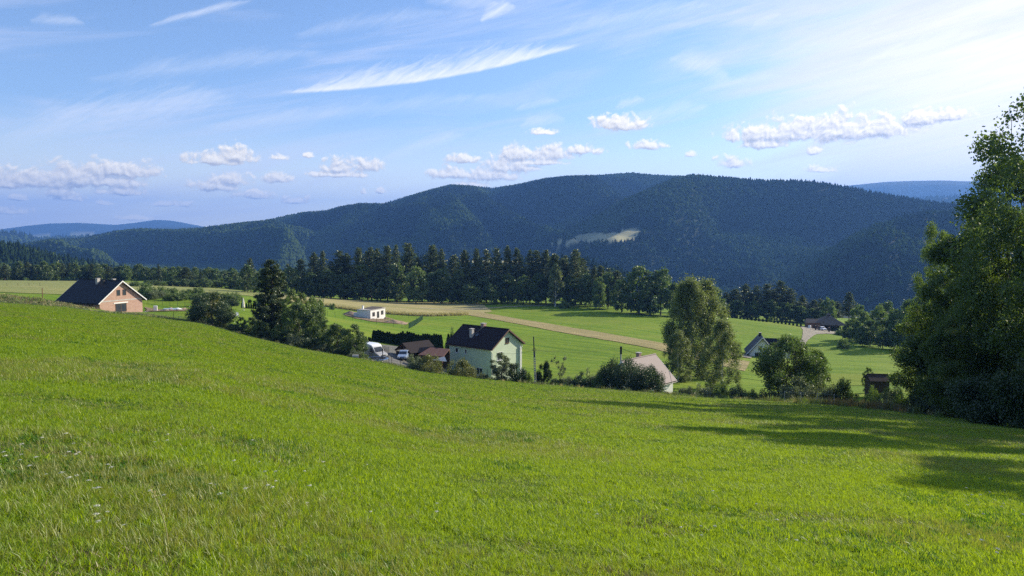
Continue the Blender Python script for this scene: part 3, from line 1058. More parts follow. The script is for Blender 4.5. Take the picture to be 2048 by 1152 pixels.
def build_mountain_wood():
    rng = np.random.default_rng(8)
    mb = foliage('far_broadleaf', (0.022, 0.046, 0.012), (0.070, 0.105, 0.026), 0.12, gloss=0.0)
    mc = foliage('far_conifer', (0.010, 0.022, 0.010), (0.024, 0.044, 0.016), 0.05, gloss=0.0)
    protos = [proto_obj('b%d' % i, blob_mesh(20 + i, 8, 4.4, mb)) for i in range(3)] + [proto_obj('c%d' % i, blob_mesh(30 + i, 10.5, 2.8, mc, True)) for i in range(2)]
    P_, S_, I_ = [], [], []
    for (r0, r1, dens) in ((560, 1300, 1 / 48.0), (1300, 3500, 1 / 46.0), (3700, 6400, 1 / 700.0)):
        n = int(0.80 * (r1 * r1 - r0 * r0) * dens)
        th = rng.uniform(-0.68, 0.68, n)
        r = np.sqrt(rng.uniform(r0 * r0, r1 * r1, n))
        x, y = r * np.sin(th), r * np.cos(th)
        z = height(x, y)
        u, v = to_px(x, y, z)
        # keep what can be seen: a tree stands out only where its elevation is not below a nearer crest
        keep = (v < 620) & (far_field_mask(x, y, z) < 0.5)
        x, y, z, r, th, v = x[keep], y[keep], z[keep], r[keep], th[keep], v[keep]
        # horizon test in azimuth bins
        e = z / r
        bins = ((th + 0.7) / 1.4 * 900).astype(int)
        order = np.argsort(r)
        mx = np.full(901, -9.0)
        vis = np.zeros(len(r), bool)
        for k in order:
            b = bins[k]
            if e[k] > mx[b] - 0.010:
                vis[k] = True
            if e[k] > mx[b]:
                mx[b] = e[k]
        x, y, z, r = x[vis], y[vis], z[vis], r[vis]
        con = fbm(x / 330, y / 330, 51, 4)
        idx = np.where(rng.uniform(size=len(x)) < sstep(con, 0.46, 0.56) * 0.9, rng.integers(3, 5, len(x)), rng.integers(0, 3, len(x)))
        s = rng.uniform(0.6, 1.35, len(x)) * (1.0 if r0 < 3000 else 2.2)
        P_.append(np.column_stack((x, y, z - 1.0)))
        S_.append(np.column_stack((s, s, s * rng.uniform(0.8, 1.25, len(x)))))
        I_.append(idx)
    Pp = np.vstack(P_)
    R_ = np.column_stack((rng.normal(0, 0.06, len(Pp)), rng.normal(0, 0.06, len(Pp)), rng.uniform(0, 6.28, len(Pp))))
    scatter('mountain_forest', Pp, R_, np.vstack(S_), protos, np.concatenate(I_), 'dense mixed forest covering the blue mountains and the valley sides')
    print('mountain trees', len(Pp))


build_mountain_wood()


# ------------------------------------------------------------------ strips, roads, yards
sheet('straw_field', [(560, 262), (650, 262), (760, 258), (860, 262), (930, 275), (985, 296)], [(560, 344), (650, 344), (760, 348), (860, 350), (930, 350), (960, 348)], M_STRAW, 0.12, rag=1.5)
sheet('dry_meadow', [(-500, 225), (-200, 225), (0, 222), (100, 222), (180, 225), (240, 232), (330, 250), (430, 262), (560, 262)], [(-500, 405), (-200, 405), (0, 405), (100, 405), (180, 400), (240, 395), (330, 380), (430, 370), (560, 350)], M_DRYM, 0.12, rag=1.5)
sheet('stubble_strip', [(880, 292), (980, 262), (1100, 231), (1200, 211), (1320, 192), (1420, 178), (1490, 166)], [(890, 312), (980, 284), (1100, 252), (1200, 231), (1320, 209), (1420, 196), (1500, 186)], M_STUB, 0.12, rag=0.8)
sheet('field_path', [(840, 300), (900, 300), (1000, 316), (1100, 332)], [(840, 302.5), (900, 302.5), (1000, 319), (1100, 335)], M_ROAD, 0.14, nu=120, nv=6, rag=0.4)
sheet('dirt_road', [(1590, 215), (1606, 240), (1620, 262), (1633, 276), (1680, 288), (1735, 290)], [(1582, 215), (1596, 240), (1604, 262), (1606, 284), (1600, 302), (1590, 306)], M_ROAD, 0.14, nu=120, nv=16, rag=0.5)
sheet('driveway', [(1612, 285), (1640, 280), (1700, 284), (1760, 288)], [(1612, 291), (1640, 288), (1700, 289), (1760, 292)], M_ROAD, 0.17, nu=100, nv=8, rag=0.4)
sheet('building_plot', [(690, 228), (712, 219), (745, 212), (796, 214)], [(690, 232), (706, 238), (745, 238), (798, 221)], M_SOIL, 0.14, nu=100, nv=30, rag=2.5)
sheet('yard', [(730, 110), (800, 112), (850, 113), (890, 113)], [(700, 140), (780, 146), (840, 148), (895, 146)], M_YARD, 0.12, nu=90, nv=40)
sheet('bare_soil', [(1455, 200), (1496, 196)], [(1452, 212), (1494, 205)], M_SOIL, 0.16, nu=50, nv=40, rag=1.5)
sheet('garden_soil', [(292, 160), (330, 158), (372, 156)], [(292, 190), (330, 186), (372, 180)], M_SOIL, 0.12, nu=60, nv=30, rag=1.5)
sheet('gravel_patch', [(1476, 198), (1502, 196)], [(1478, 203), (1504, 202)], M_ROAD, 0.2, nu=40, nv=8, rag=0.5)

# ------------------------------------------------------------------ trees
def quads_at(C, size, rng, flat=0.0, elong=1.3):
    """one small leaf clump face per centre, randomly turned; flat > 0 turns them towards level"""
    n = len(C)
    nrm = rng.normal(size=(n, 3))
    nrm[:, 2] = np.abs(nrm[:, 2]) * (1 + flat * 3)
    nrm /= np.linalg.norm(nrm, axis=1)[:, None]
    a = np.cross(nrm, rng.normal(size=(n, 3)))
    a /= np.linalg.norm(a, axis=1)[:, None] + 1e-9
    b = np.cross(nrm, a)
    s = (size * rng.uniform(0.55, 1.25, n))[:, None]
    a, b = a * s * elong * 0.5, b * s * 0.5
    V = np.empty((n, 4, 3))
    V[:, 0], V[:, 1], V[:, 2], V[:, 3] = C - a, C - b * 0.9, C + a * 1.05, C + b
    return V.reshape(-1, 3), np.arange(4 * n).reshape(n, 4)


def ball_points(centres, radii, per, rng, zs=0.75, hollow=0.55):
    k = np.repeat(np.arange(len(centres)), per)
    d = rng.normal(size=(len(k), 3))
    d /= np.linalg.norm(d, axis=1)[:, None]
    q = hollow + (1 - hollow) * rng.uniform(size=len(k))
    q *= rng.uniform(0.85, 1.2, len(k))
    d *= (q * radii[k])[:, None]
    d[:, 2] *= zs
    return centres[k] + d


def limb(mb, a, b, r0, r1, rng, sag=0.0, seg=5, n=4):
    pts, rad = [], []
    for i in range(n + 1):
        t = i / n
        p = Vector(a).lerp(Vector(b), t)
        j = math.sin(t * math.pi) * (Vector(b) - Vector(a)).length * 0.06
        p += Vector((rng.normal() * j, rng.normal() * j, rng.normal() * j * 0.5 + sag * math.sin(t * math.pi)))
        pts.append(p)
        rad.append(r0 + (r1 - r0) * t)
    mb.tube(pts, rad, seg, cap=False)


def make_tree(kind, H, W, seed, n_leaf, leaf, mat, bark=None, trunk_r=None, stems=1, h0=None, lean=0.0):
    """returns (trunk mesh or None, crown mesh); origin at the foot of the trunk"""
    rng = np.random.default_rng(seed)
    tb = MB()
    tr = trunk_r or H * 0.014 + 0.04
    R = W / 2
    cen, rad = [], []
    if kind == 'broad':
        h0 = 0.22 if h0 is None else h0
        K = int(46 + H * 2.2)
        ph = rng.uniform(0, 6.28, 4)
        for i in range(K):
            t = rng.uniform(0.0, 1.0)
            a = rng.uniform(0, 2 * math.pi)
            prof = math.sin(math.pi * min(1, (0.16 + 0.80 * t))) ** 0.62
            lob = 1 + 0.16 * math.sin(2 * a + ph[0]) + 0.12 * math.sin(3 * a + ph[1] + t * 3)
            q = R * prof * lob * (0.35 + 0.60 * math.sqrt(rng.uniform()))
            cen.append((q * math.cos(a) + lean * t, q * math.sin(a), H * (h0 + (0.94 - h0) * t)))
            rad.append(W * rng.uniform(0.085, 0.15) * (0.75 + 0.35 * prof))
        zs, hollow = 0.72, 0.35
    elif kind == 'birch':
        h0 = 0.14 if h0 is None else h0
        K = int(60 + H * 3)
        for i in range(K):
            t = rng.uniform(0, 1) ** 0.9
            a = rng.uniform(0, 2 * math.pi)
            prof = (math.sin(math.pi * min(1, 0.22 + 0.74 * t)) ** 0.8)
            q = R * prof * (0.15 + 0.75 * math.sqrt(rng.uniform()))
            cen.append((q * math.cos(a), q * math.sin(a), H * (h0 + (0.97 - h0) * t)))
            rad.append(W * rng.uniform(0.07, 0.12))
        zs, hollow = 1.7, 0.1
    elif kind == 'pine':
        h0 = 0.22 if h0 is None else h0
        lev = int(11 + H * 0.35)
        for L_ in range(lev):
            t = L_ / (lev - 1)
            prof = (math.sin(math.pi * min(1, 0.30 + 0.66 * t)) ** 0.7 if seed % 2 else (1 - t) ** 0.46) * (0.72 + 0.28 * math.sin(math.pi * min(1, t * 1.6))) + 0.08
            nb = int(4 + 2 * (1 - t) + rng.integers(0, 2))
            for j in range(nb):
                a = 2 * math.pi * (j + rng.uniform(-0.3, 0.3)) / nb + L_ * 1.1
                if rng.uniform() < 0.10:
                    continue
                ll = R * prof * rng.uniform(0.6, 1.15)
                z = H * (h0 + (0.97 - h0) * t) + rng.normal() * 0.2
                for f in ((0.35, 0.65, 0.95) if ll > 1.3 else (0.4, 0.85)):
                    cen.append((ll * f * math.cos(a), ll * f * math.sin(a), z + ll * f * rng.uniform(-0.05, 0.30)))
                    rad.append((0.32 + 0.16 * R) * rng.uniform(0.6, 1.1) * (1.0 - 0.35 * t))
                tb.tube([(0, 0, z - 0.2), (ll * 0.95 * math.cos(a), ll * 0.95 * math.sin(a), z + ll * 0.12)], [tr * 0.28 * (1.2 - t), 0.02], 4, False)
        cen.append((0, 0, H * 0.965))
        rad.append(0.35)
        zs, hollow = 0.50, 0.1
    elif kind == 'spruce':
        h0 = 0.06 if h0 is None else h0
        lev = int(14 + H * 0.7)
        for L_ in range(lev):
            t = L_ / (lev - 1)
            nb = int(7 - 3 * t)
            for j in range(nb):
                a = 2 * math.pi * (j + rng.uniform(-0.3, 0.3)) / nb + L_ * 0.9
                ll = R * ((1 - t) ** 0.85 + 0.05) * rng.uniform(0.78, 1.12)
                z = H * (h0 + (0.97 - h0) * t)
                for f in (0.45, 0.9):
                    cen.append((ll * f * math.cos(a), ll * f * math.sin(a), z - ll * f * 0.16))
                    rad.append((0.22 + 0.20 * R) * rng.uniform(0.7, 1.1) * (1.0 - 0.5 * t))
        cen.append((0, 0, H * 0.97))
        rad.append(0.2)
        zs, hollow = 0.42, 0.1
    elif kind == 'bush':
        K = int(26 + W * 3)
        for i in range(K):
            a = rng.uniform(0, 2 * math.pi)
            q = R * math.sqrt(rng.uniform()) * 0.86
            top = H * (1 - (q / R) ** 2 * 0.75) * (0.82 + 0.14 * math.sin(3 * a + seed))
            cen.append((q * math.cos(a), q * math.sin(a), top * rng.uniform(0.12, 0.9)))
            rad.append(max(0.25, min(W, H * 1.6) * rng.uniform(0.09, 0.16)))
        zs, hollow = 0.8, 0.35
    elif kind == 'sparse':
        K = 16
        for i in range(K):
            t = rng.uniform(0.1, 1)
            a = rng.uniform(0, 2 * math.pi)
            q = R * (0.35 + 0.65 * t) * rng.uniform(0.4, 1)
            cen.append((q * math.cos(a), q * math.sin(a), H * (0.35 + 0.6 * t)))
            rad.append(W * 0.08)
        zs, hollow = 1.4, 0.0
    cen, rad = np.array(cen), np.array(rad)
    w = rad ** 2
    per = np.maximum(3, (n_leaf * w / w.sum()).astype(int))
    pts = ball_points(cen, rad, per, rng, zs, hollow)
    pts = pts + rng.normal(size=pts.shape) * leaf * 0.5
    pts[:, 2] = np.maximum(pts[:, 2], 0.05)
    # fit the crown to the asked height and width
    rad_ = np.hypot(pts[:, 0] - np.median(pts[:, 0]), pts[:, 1])
    kw, kh = R / np.percentile(rad_, 98.5), H / np.percentile(pts[:, 2], 99.8)
    pts[:, :2] *= kw
    pts[:, 2] *= kh
    cen = cen * np.array([kw, kw, kh])
    tb.v = [(a * kw, b * kw, c * kh) for a, b, c in tb.v]
    V, Fq = quads_at(pts, leaf, rng, 0.25 if kind in ('pine', 'spruce') else 0.0, 1.7 if kind in ('birch', 'sparse') else 1.25)
    crown = fast_mesh('crown', V, Fq, mat)
    # trunk and limbs
    if kind in ('broad', 'birch', 'sparse', 'pine', 'spruce'):
        for s in range(stems):
            ox, oy = (0, 0) if stems == 1 else (W * 0.10 * math.cos(s * 2.4), W * 0.10 * math.sin(s * 2.4))
            tx, ty = ox * 2.2 + rng.normal() * 0.03 * H * (kind != 'spruce') + lean * 0.7, oy * 2.2 + rng.normal() * 0.02 * H * (kind != 'spruce')
            top = H * (0.93 if kind in ('pine', 'spruce', 'birch') else 0.75)
            r_ = tr / math.sqrt(stems)
            pp, rr = [], []
            for i in range(8):
                t = i / 7
                pp.append((ox + (tx - ox) * t * t + rng.normal() * 0.06 * (i > 0), oy + (ty - oy) * t * t + rng.normal() * 0.06 * (i > 0), -0.4 + (top + 0.4) * t))
                rr.append(r_ * ((1.35 if i == 0 else 1.0) - 0.88 * t))
            tb.tube(pp, rr, 8, False)
            if kind in ('broad', 'birch', 'sparse'):
                nl = 10 if kind == 'sparse' else 16
                for c in cen[rng.choice(len(cen), min(nl, len(cen)), replace=False)]:
                    zt = max(H * 0.10, c[2] * rng.uniform(0.45, 0.72))
                    t = zt / top
                    base = (ox + (tx - ox) * t * t, oy + (ty - oy) * t * t, min(zt, top * 0.95))
                    limb(tb, base, tuple(c), r_ * 0.38 * (1.15 - min(1, t)), 0.015, rng)
    else:
        for i in range(7):
            c = cen[rng.integers(0, len(cen))]
            limb(tb, (rng.normal() * R * 0.15, rng.normal() * R * 0.15, -0.2), tuple(c), 0.05, 0.015, rng)
    me = bpy.data.meshes.new('trunk')
    me.from_pydata(tb.v, [], tb.f)
    for p in me.polygons:
        p.use_smooth = True
    me.materials.append(bark or M_BARK)
    return dict(trunk=me, crown=crown, H=H, W=W)


def place(name, proto, x, y, H, W, rz, label, cat, group=None, sink=0.0):
    z = hz(x, y) - sink
    o = empty(name, (x, y, z), rz, label, cat, group)
    o.scale = (W / proto['W'], W / proto['W'], H / proto['H'])
    link('trunk', proto['trunk'], o)
    link('crown', proto['crown'], o)
    return o


def at_px(name, proto, u, vtop, Y, wpx, label, cat='tree', group=None, rz=None, sink=0.0):
    """stand a tree in column u at distance Y with its top at row vtop and wpx wide in the photograph"""
    g = G(u, Y)
    H = P(u, vtop, Y).z - g.z
    if H < 0.4:
        print('LOW', name, u, vtop, Y, round(H, 2), label)
        H = 0.8
    return place(name, proto, g.x, g.y, H, wpx / F_PX * Y, rz if rz is not None else (u * 0.37 + Y) % 6.28, label, cat, group, sink)


ORD = ['first', 'second', 'third', 'fourth', 'fifth', 'sixth', 'seventh', 'eighth', 'ninth', 'tenth', 'eleventh', 'twelfth', 'thirteenth', 'fourteenth', 'fifteenth', 'sixteenth', 'seventeenth', 'eighteenth', 'nineteenth']
TENS = {20: 'twent', 30: 'thirt', 40: 'fort', 50: 'fift', 60: 'sixt'}


def ordinal(i):
    if i < 19:
        return ORD[i]
    k = i + 1
    t, q = k // 10 * 10, k % 10
    return TENS[t] + 'ieth' if q == 0 else TENS[t] + 'y-' + ORD[q - 1]


PINES = [make_tree('pine', 26, 8.5, 100 + i, 5200, 0.50, M_PINE, M_BARK_PINE, 0.24, h0=0.16 + 0.06 * i) for i in range(4)]
SPRUCE = [make_tree('spruce', 18, 6.0, 110 + i, 4200, 0.40, M_SPRUCE) for i in range(2)]
BROADS = [make_tree('broad', 14, 10, 120 + i, 5200, 0.50, M_BROAD, h0=0.10) for i in range(4)]
BROADL = [make_tree('broad', 12, 9, 130 + i, 4800, 0.45, M_BROADL, h0=0.08) for i in range(2)]
FBIRCH = [make_tree('birch', 16, 7, 140, 4200, 0.42, M_BIRCHL, M_BIRCH)]
FBUSH = [make_tree('bush', 4, 5, 150 + i, 2000, 0.32, M_BROADL) for i in range(2)]
DBUSH = [make_tree('bush', 3.5, 5, 160 + i, 5200, 0.17, M_DARKBUSH) for i in range(2)]
GBUSH = [make_tree('bush', 3.5, 5, 170 + i, 5200, 0.16, M_WILLOW) for i in range(2)]
LBUSH = [make_tree('bush', 3.0, 4.5, 180 + i, 4600, 0.16, M_BROADL) for i in range(2)]
OBUSH = [make_tree('bush', 3.4, 5.5, 190, 5200, 0.16, M_ORANGE)]

# --- the tall pine row behind the straw field
def z3(x, y):
    return 560 + x / 3.413, 460 + y / 3.413


def z4(x, y):
    return 1100 + x / 3.413, 500 + y / 3.413


rng0 = random.Random(3)
row = [z3(*q) for q in ((60, 235), (145, 200), (235, 153), (295, 145), (350, 215), (410, 143), (460, 160), (545, 122), (600, 150), (625, 122), (668, 128), (735, 108), (795, 106), (878, 92), (940, 190), (1040, 106), (1105, 133),
                        (1190, 172), (1260, 138), (1345, 128), (1410, 138), (1480, 126), (1555, 108), (1620, 125), (1705, 142), (1750, 142), (1815, 138), (1875, 165), (1945, 178), (2015, 138))]
row += [z4(*q) for q in ((28, 40), (95, 60), (172, 2), (215, 60), (300, 108), (345, 108), (400, 128), (450, 142))]
for i, (u, v) in enumerate(row):
    w = rng0.uniform(30, 50) * (1.2 if i in (13, 15, 30, 32) else 1.0)
    at_px('pine_tree', PINES[i % 4], u, v, 352 + rng0.uniform(-6, 10) - max(0, u - 1000) * 0.10, w, '%s tall pine from the left end of the pine row behind the straw field' % ordinal(i), group='tall pines of the row beyond the fields')
# understorey in front of and among them
under = [(3, 585, 535, 50, BROADS), (8, 622, 545, 44, BROADS), (1, 655, 540, 46, BROADS), (2, 690, 548, 46, BROADS), (5, 724, 530, 50, BROADS), (6, 760, 545, 46, BROADS), (0, 795, 528, 48, BROADS), (3, 832, 533, 52, BROADL), (1, 868, 545, 46, BROADS),
         (2, 884, 538, 44, BROADS), (9, 912, 552, 44, BROADS), (4, 920, 540, 36, BROADS), (5, 943, 568, 44, BROADL), (6, 968, 555, 40, BROADS), (0, 984, 568, 32, BROADL), (1, 1015, 550, 42, BROADS), (2, 1046, 552, 44, BROADS), (3, 1078, 548, 42, BROADS),
         (5, 1140, 552, 40, BROADS), (6, 1172, 548, 40, BROADS), (7, 1198, 555, 36, BROADL), (0, 1216, 545, 36, BROADS)]
for i, (k, u, v, w, pr) in enumerate(under):
    Yq = (343 if pr is BROADS else 336) - max(0, u - 1000) * 0.10
    at_px('broadleaf_tree', pr[k % len(pr)], u, v, Yq, w, '%s leafy tree from the left in front of the tall pine row' % ordinal(i), group='leafy trees at the foot of the pine row')
at_px('birch_tree', FBIRCH[0], *z3(1880, 232), 326, 36, 'pale slender birch at the edge of the pine row', group=None)
at_px('shrub', FBUSH[0], 1130, 600, 318, 26, 'low light green bush at the left tip of the shaded grass')
for i, (u, v) in enumerate([(560 + 26 * k + rng0.uniform(-8, 8), rng0.uniform(552, 566)) for k in range(26)]):
    at_px('forest_tree', BROADS[i % 4], u, v, 366 + rng0.uniform(0, 8) - max(0, u - 1000) * 0.1, 44, '%s dark tree from the left deep in the shade behind the pine row' % ordinal(i), group='dark trees closing the wood behind the pines')
# the two wide beeches
at_px('beech_tree', BROADS[1], 1278, 533, 305, 84, 'wide beech with a rounded crown, tallest of the clump right of the pines')
at_px('beech_tree', BROADS[2], 1321, 538, 306, 62, 'beech standing right of the tallest one in the clump')
at_px('beech_tree', BROADS[0], 1243, 560, 308, 50, 'lower beech at the left of the rounded clump')
at_px('broadleaf_tree', BROADS[3], 1352, 566, 304, 46, 'leafy tree between the beech clump and the big birch')
at_px('broadleaf_tree', BROADS[3], 1300, 568, 300, 60, 'dark low tree in the middle of the beech clump')
at_px('broadleaf_tree', BROADS[0], 1425, 574, 322, 50, 'leafy tree just right of the top of the big birch')
at_px('broadleaf_tree', BROADS[1], 1395, 566, 330, 50, 'leafy tree hidden behind the top of the big birch')
# dark pine wood to the right of the birch
rr_ = [(1452, 585), (1470, 578), (1490, 568), (1512, 572), (1533, 568), (1560, 562), (1580, 578), (1604, 591), (1626, 600), (1640, 598), (1697, 584), (1545, 580), (1500, 585), (1600, 604), (1672, 603)]
for i, (u, v) in enumerate(sorted(rr_)):
    at_px('pine_tree', PINES[i % 4], u, v, 345 + rng0.uniform(-5, 8), 46 if u < 1600 else 36, '%s broad pine from the left in the dark wood beside the dirt road' % ordinal(i), group='pines of the dark wood by the road')
for i, (u, v) in enumerate([(1448, 606), (1475, 600), (1505, 602), (1540, 600), (1570, 605), (1598, 612), (1622, 617), (1650, 610)]):
    at_px('broadleaf_tree', BROADS[i % 4], u, v, 338, 42, '%s low dark tree from the left under the pines beside the dirt road' % ordinal(i), group='low trees under the pines by the road')
at_px('broadleaf_tree', BROADL[0], 1656, 597, 332, 34, 'light green round tree behind the pavilion roof')
at_px('shrub', FBUSH[1], 1541, 633, 312, 13, 'single upright bush in the row of young trees by the path')
# right-hand group above the shaded meadow
for i, (u, v, Yq, w, pr) in enumerate([(1700, 640, 262, 36, BROADS[0]), (1718, 611, 256, 44, BROADL[1]), (1740, 640, 246, 44, BROADS[1]), (1755, 612, 262, 44, BROADL[0]), (1770, 604, 272, 46, BROADS[2]), (1765, 640, 240, 44, BROADS[3]), (1790, 620, 236, 50, BROADS[0]),
                                       (1815, 600, 240, 56, BROADS[1]), (1840, 590, 240, 60, BROADS[2]), (1725, 650, 244, 36, BROADS[3])]):
    at_px('broadleaf_tree', pr, u, v, Yq, w, '%s tree from the left in the clump above the shaded meadow' % ordinal(i), group='trees above the shaded meadow on the right')
# left-hand wood edge in two rows
n = 0
for k in range(52):
    u = -60 + k * 11.2 + rng0.uniform(-4, 4)
    v = np.interp(u, [-60, 0, 60, 130, 200, 260, 320, 400, 470, 530], [522, 524, 523, 527, 528, 530, 532, 536, 540, 545]) + rng0.uniform(-3, 8)
    pr = (BROADS[k % 4], BROADS[(k + 1) % 4], PINES[k % 4], BROADL[k % 2], BROADS[(k + 2) % 4])[rng0.randrange(5)]
    at_px('pine_tree' if pr in PINES else 'broadleaf_tree', pr, u, v - (3 if pr in PINES else 0), 432 + rng0.uniform(-8, 10), rng0.uniform(20, 27), '%s tree from the left in the far wood edge behind the brick house' % ordinal(k), group='trees of the far wood edge on the left')
for k in range(24):
    u = 266 + k * 10.5 + rng0.uniform(-3, 3)
    v = np.interp(u, [266, 300, 400, 500], [566, 562, 560, 556]) + rng0.uniform(-4, 4)
    at_px('orchard_tree', (BROADL + FBUSH + BROADS)[rng0.randrange(6)], u, v, np.interp(u, [266, 330, 520], [330, 360, 385]) + rng0.uniform(-8, 8), rng0.uniform(20, 30), '%s low tree from the left in the thicket before the far wood' % ordinal(k), group='low trees of the thicket beyond the gardens')
for i, (u, v, Yq, w, pr) in enumerate([(502, 517, 330, 34, PINES[0]), (495, 530, 322, 36, BROADS[1]), (520, 545, 318, 30, BROADS[2]), (350, 540, 378, 44, BROADL[0]), (372, 534, 380, 40, PINES[1]), (318, 528, 400, 20, SPRUCE[0]), (402, 538, 398, 16, SPRUCE[1])]):
    at_px('tree', pr, u, v, Yq, w, ['tall round-topped pine left of the big garden spruce', 'leafy tree below the round-topped pine', 'small leafy tree touching the big garden spruce', 'pale broad tree behind the orchard', 'pointed pine behind the orchard',
                                      'dark spruce tip standing above the far wood', 'small dark spruce tip above the thicket'][i])
for i, (u, v, w) in enumerate([(298, 566, 40), (322, 572, 30), (345, 575, 36), (372, 578, 30), (395, 574, 30)]):
    at_px('orchard_tree', FBUSH[i % 2], u, v, 225 + i * 4, w, '%s young orchard tree from the brick house' % ordinal(i), group='young orchard trees behind the brick house')

for k in range(17):
    u = 296 + k * 11.3 + rng0.uniform(-3, 3)
    at_px('garden_tree', (LBUSH + FBUSH + GBUSH)[rng0.randrange(6)], u, np.interp(u, [296, 340, 400, 480], [578, 582, 584, 588]) + rng0.uniform(-5, 5), 212 + rng0.uniform(-6, 8), rng0.uniform(22, 34), '%s bushy garden tree from the left between the brick house and the parasol lawn' % ordinal(k), group='bushy garden trees right of the brick house')
for k in range(9):
    at_px('garden_shrub', DBUSH[k % 2], 392 + k * 10, 597 + (k * 7) % 4, 196, 17, '%s low dark shrub from the left edging the parasol lawn' % ordinal(k), 'shrub', 'low dark shrubs edging the parasol lawn')

# --- trees and shrubs along the lower edge of the meadow
BIGC = make_tree('pine', 15, 9, 203, 34000, 0.22, M_SPRUCE, h0=0.04)
MIDT = [make_tree('broad', 9, 7, 210 + i, 15000, 0.19, m, h0=0.06) for i, m in enumerate((M_BROAD, M_BROADL, M_BROAD))]
DKT = make_tree('broad', 8, 11, 220, 24000, 0.19, M_DARKBUSH, h0=0.03)
at_px('garden_tree', DKT, 424, 583, 133, 118, 'wide dark bushy tree beside the building rubble', sink=0.3)
at_px('garden_tree', OBUSH[0], 420, 581, 137, 90, 'sunlit orange-tipped bush on top of the wide dark tree', sink=0.3)
at_px('spruce_tree', BIGC, 546, 519, 131, 86, 'big dense dark conifer in the middle of the garden trees', sink=0.2)
at_px('spruce_tree', BIGC, 558, 538, 134, 66, 'dark conifer crown pressed against the big one', rz=2.4, sink=0.2)
at_px('garden_tree', MIDT[1], 585, 577, 124, 44, 'upright light green tree right of the big conifer')
at_px('garden_tree', MIDT[1], 605, 585, 127, 36, 'pointed light green tree behind the upright one', rz=1.0)
at_px('garden_tree', MIDT[0], 598, 606, 121, 66, 'mid green rounded tree at the foot of the light green ones')
at_px('garden_tree', MIDT[1], 628, 595, 133, 54, 'leafy tree with a low spreading crown behind the rounded one', rz=2.0)
at_px('garden_tree', MIDT[2], 632, 618, 120, 60, 'green tree with an uneven top above the fence')
at_px('garden_tree', MIDT[0], 660, 662, 114, 50, 'low green tree between the uneven one and the van', rz=4)
at_px('garden_tree', MIDT[0], 676, 648, 112, 56, 'broad mid green tree in the gap before the tree beside the van', rz=1.7)
at_px('spruce_tree', BIGC, 533, 536, 132, 62, 'dark conifer filling the left flank of the big one', rz=0.8, sink=0.2)
at_px('garden_tree', MIDT[1], 652, 640, 117, 46, 'light green tree rising behind the broad one left of the van', rz=3.1)
at_px('garden_tree', MIDT[2], 709, 650, 110, 62, 'green tree standing just left of the white van')
at_px('garden_tree', MIDT[1], 556, 650, 119, 27, 'small round tree with a bare stem by the fence')
at_px('garden_tree', MIDT[0], 505, 634, 124, 34, 'small dark tree under the left side of the big conifer', rz=3)
at_px('garden_tree', MIDT[2], 522, 640, 122, 38, 'dark bushy tree in front of the big conifer', rz=5)
at_px('garden_tree', MIDT[1], 483, 634, 128, 22, 'thin yellowish sapling right of the wide dark tree', rz=1)
at_px('garden_tree', MIDT[0], 575, 660, 118, 40, 'shaded tree at the fence below the upright light green tree', rz=1)
at_px('shrub', FBUSH[0], 635, 595, 196, 34, 'light bush at the left end of the straw field')
at_px('shrub', FBUSH[1], 664, 606, 248, 14, 'tiny round bush on the lower edge of the straw field')
for i, (u, v, Yq, w, pr) in enumerate([(590, 668, 115, 44, GBUSH[0]), (560, 664, 119, 34, DBUSH[0]), (620, 676, 113, 44, DBUSH[1]), (648, 686, 111, 34, GBUSH[1]), (680, 690, 109, 38, DBUSH[0]), (712, 700, 107, 34, GBUSH[0]), (534, 662, 121, 34, DBUSH[1]), (500, 655, 124, 34, DBUSH[0]), (465, 648, 126, 36, DBUSH[1]), (728, 704, 106.5, 20, LBUSH[0])]):
    at_px('shrub', pr, u, v, Yq, w, '%s low shrub along the meadow fence left of the van' % ordinal(i), 'shrub', 'low shrubs along the fence left of the van')
at_px('shrub', GBUSH[0], 832, 709, 101, 46, 'round grey-green bush left of the double bush by the drive', 'shrub')
at_px('shrub', OBUSH[0], 862, 709, 101, 60, 'yellowish bush in front of the carport corner', 'shrub')
at_px('shrub', OBUSH[0], 922, 716, 99, 62, 'round yellow-green bush in front of the green house wall', 'shrub', rz=1.5)
TALLS = make_tree('broad', 6, 4.5, 230, 9000, 0.15, M_WILLOW, h0=0.05)
at_px('shrub', TALLS, 1003, 706, 98.5, 52, 'tall ragged shrub before the corner of the green house', 'shrub')
at_px('shrub', GBUSH[1], 965, 744, 99, 26, 'small dark shrub below the ground floor window', 'shrub')
at_px('shrub', DBUSH[0], 1036, 726, 98.5, 44, 'dark shrub below the sunlit gable', 'shrub')
at_px('shrub', LBUSH[1], 1056, 744, 98, 24, 'low shrub left of the concrete pole', 'shrub')
THBALL = make_tree('bush', 5, 4.5, 235, 14000, 0.13, M_THUJA)
at_px('yew_shrub', THBALL, 1088, 724, 101, 40, 'black-green rounded yew right of the concrete pole', 'shrub')
SPARSE = make_tree('sparse', 5, 4, 240, 900, 0.14, M_WILLOW, trunk_r=0.07)
at_px('young_tree', SPARSE, 1120, 712, 103, 38, 'thin young tree with see-through branches')
for i, (u, v, Yq, w, pr) in enumerate([(1112, 757, 98, 30, DBUSH[1]), (1134, 752, 98, 34, GBUSH[0]), (1160, 743, 98, 42, DBUSH[0]), (1182, 738, 99, 46, GBUSH[1]), (1199, 744, 96.5, 36, LBUSH[0])]):
    at_px('shrub', pr, u, v, Yq, w, '%s low shrub right of the black-green yew' % ordinal(i), 'shrub', 'low shrubs between the yew and the pink-roofed house')
BIGB = make_tree('bush', 6, 10, 245, 26000, 0.17, M_DARKBUSH)
at_px('shrub', BIGB, 1243, 717, 97, 96, 'big dark bush in front of the second pole', 'shrub')
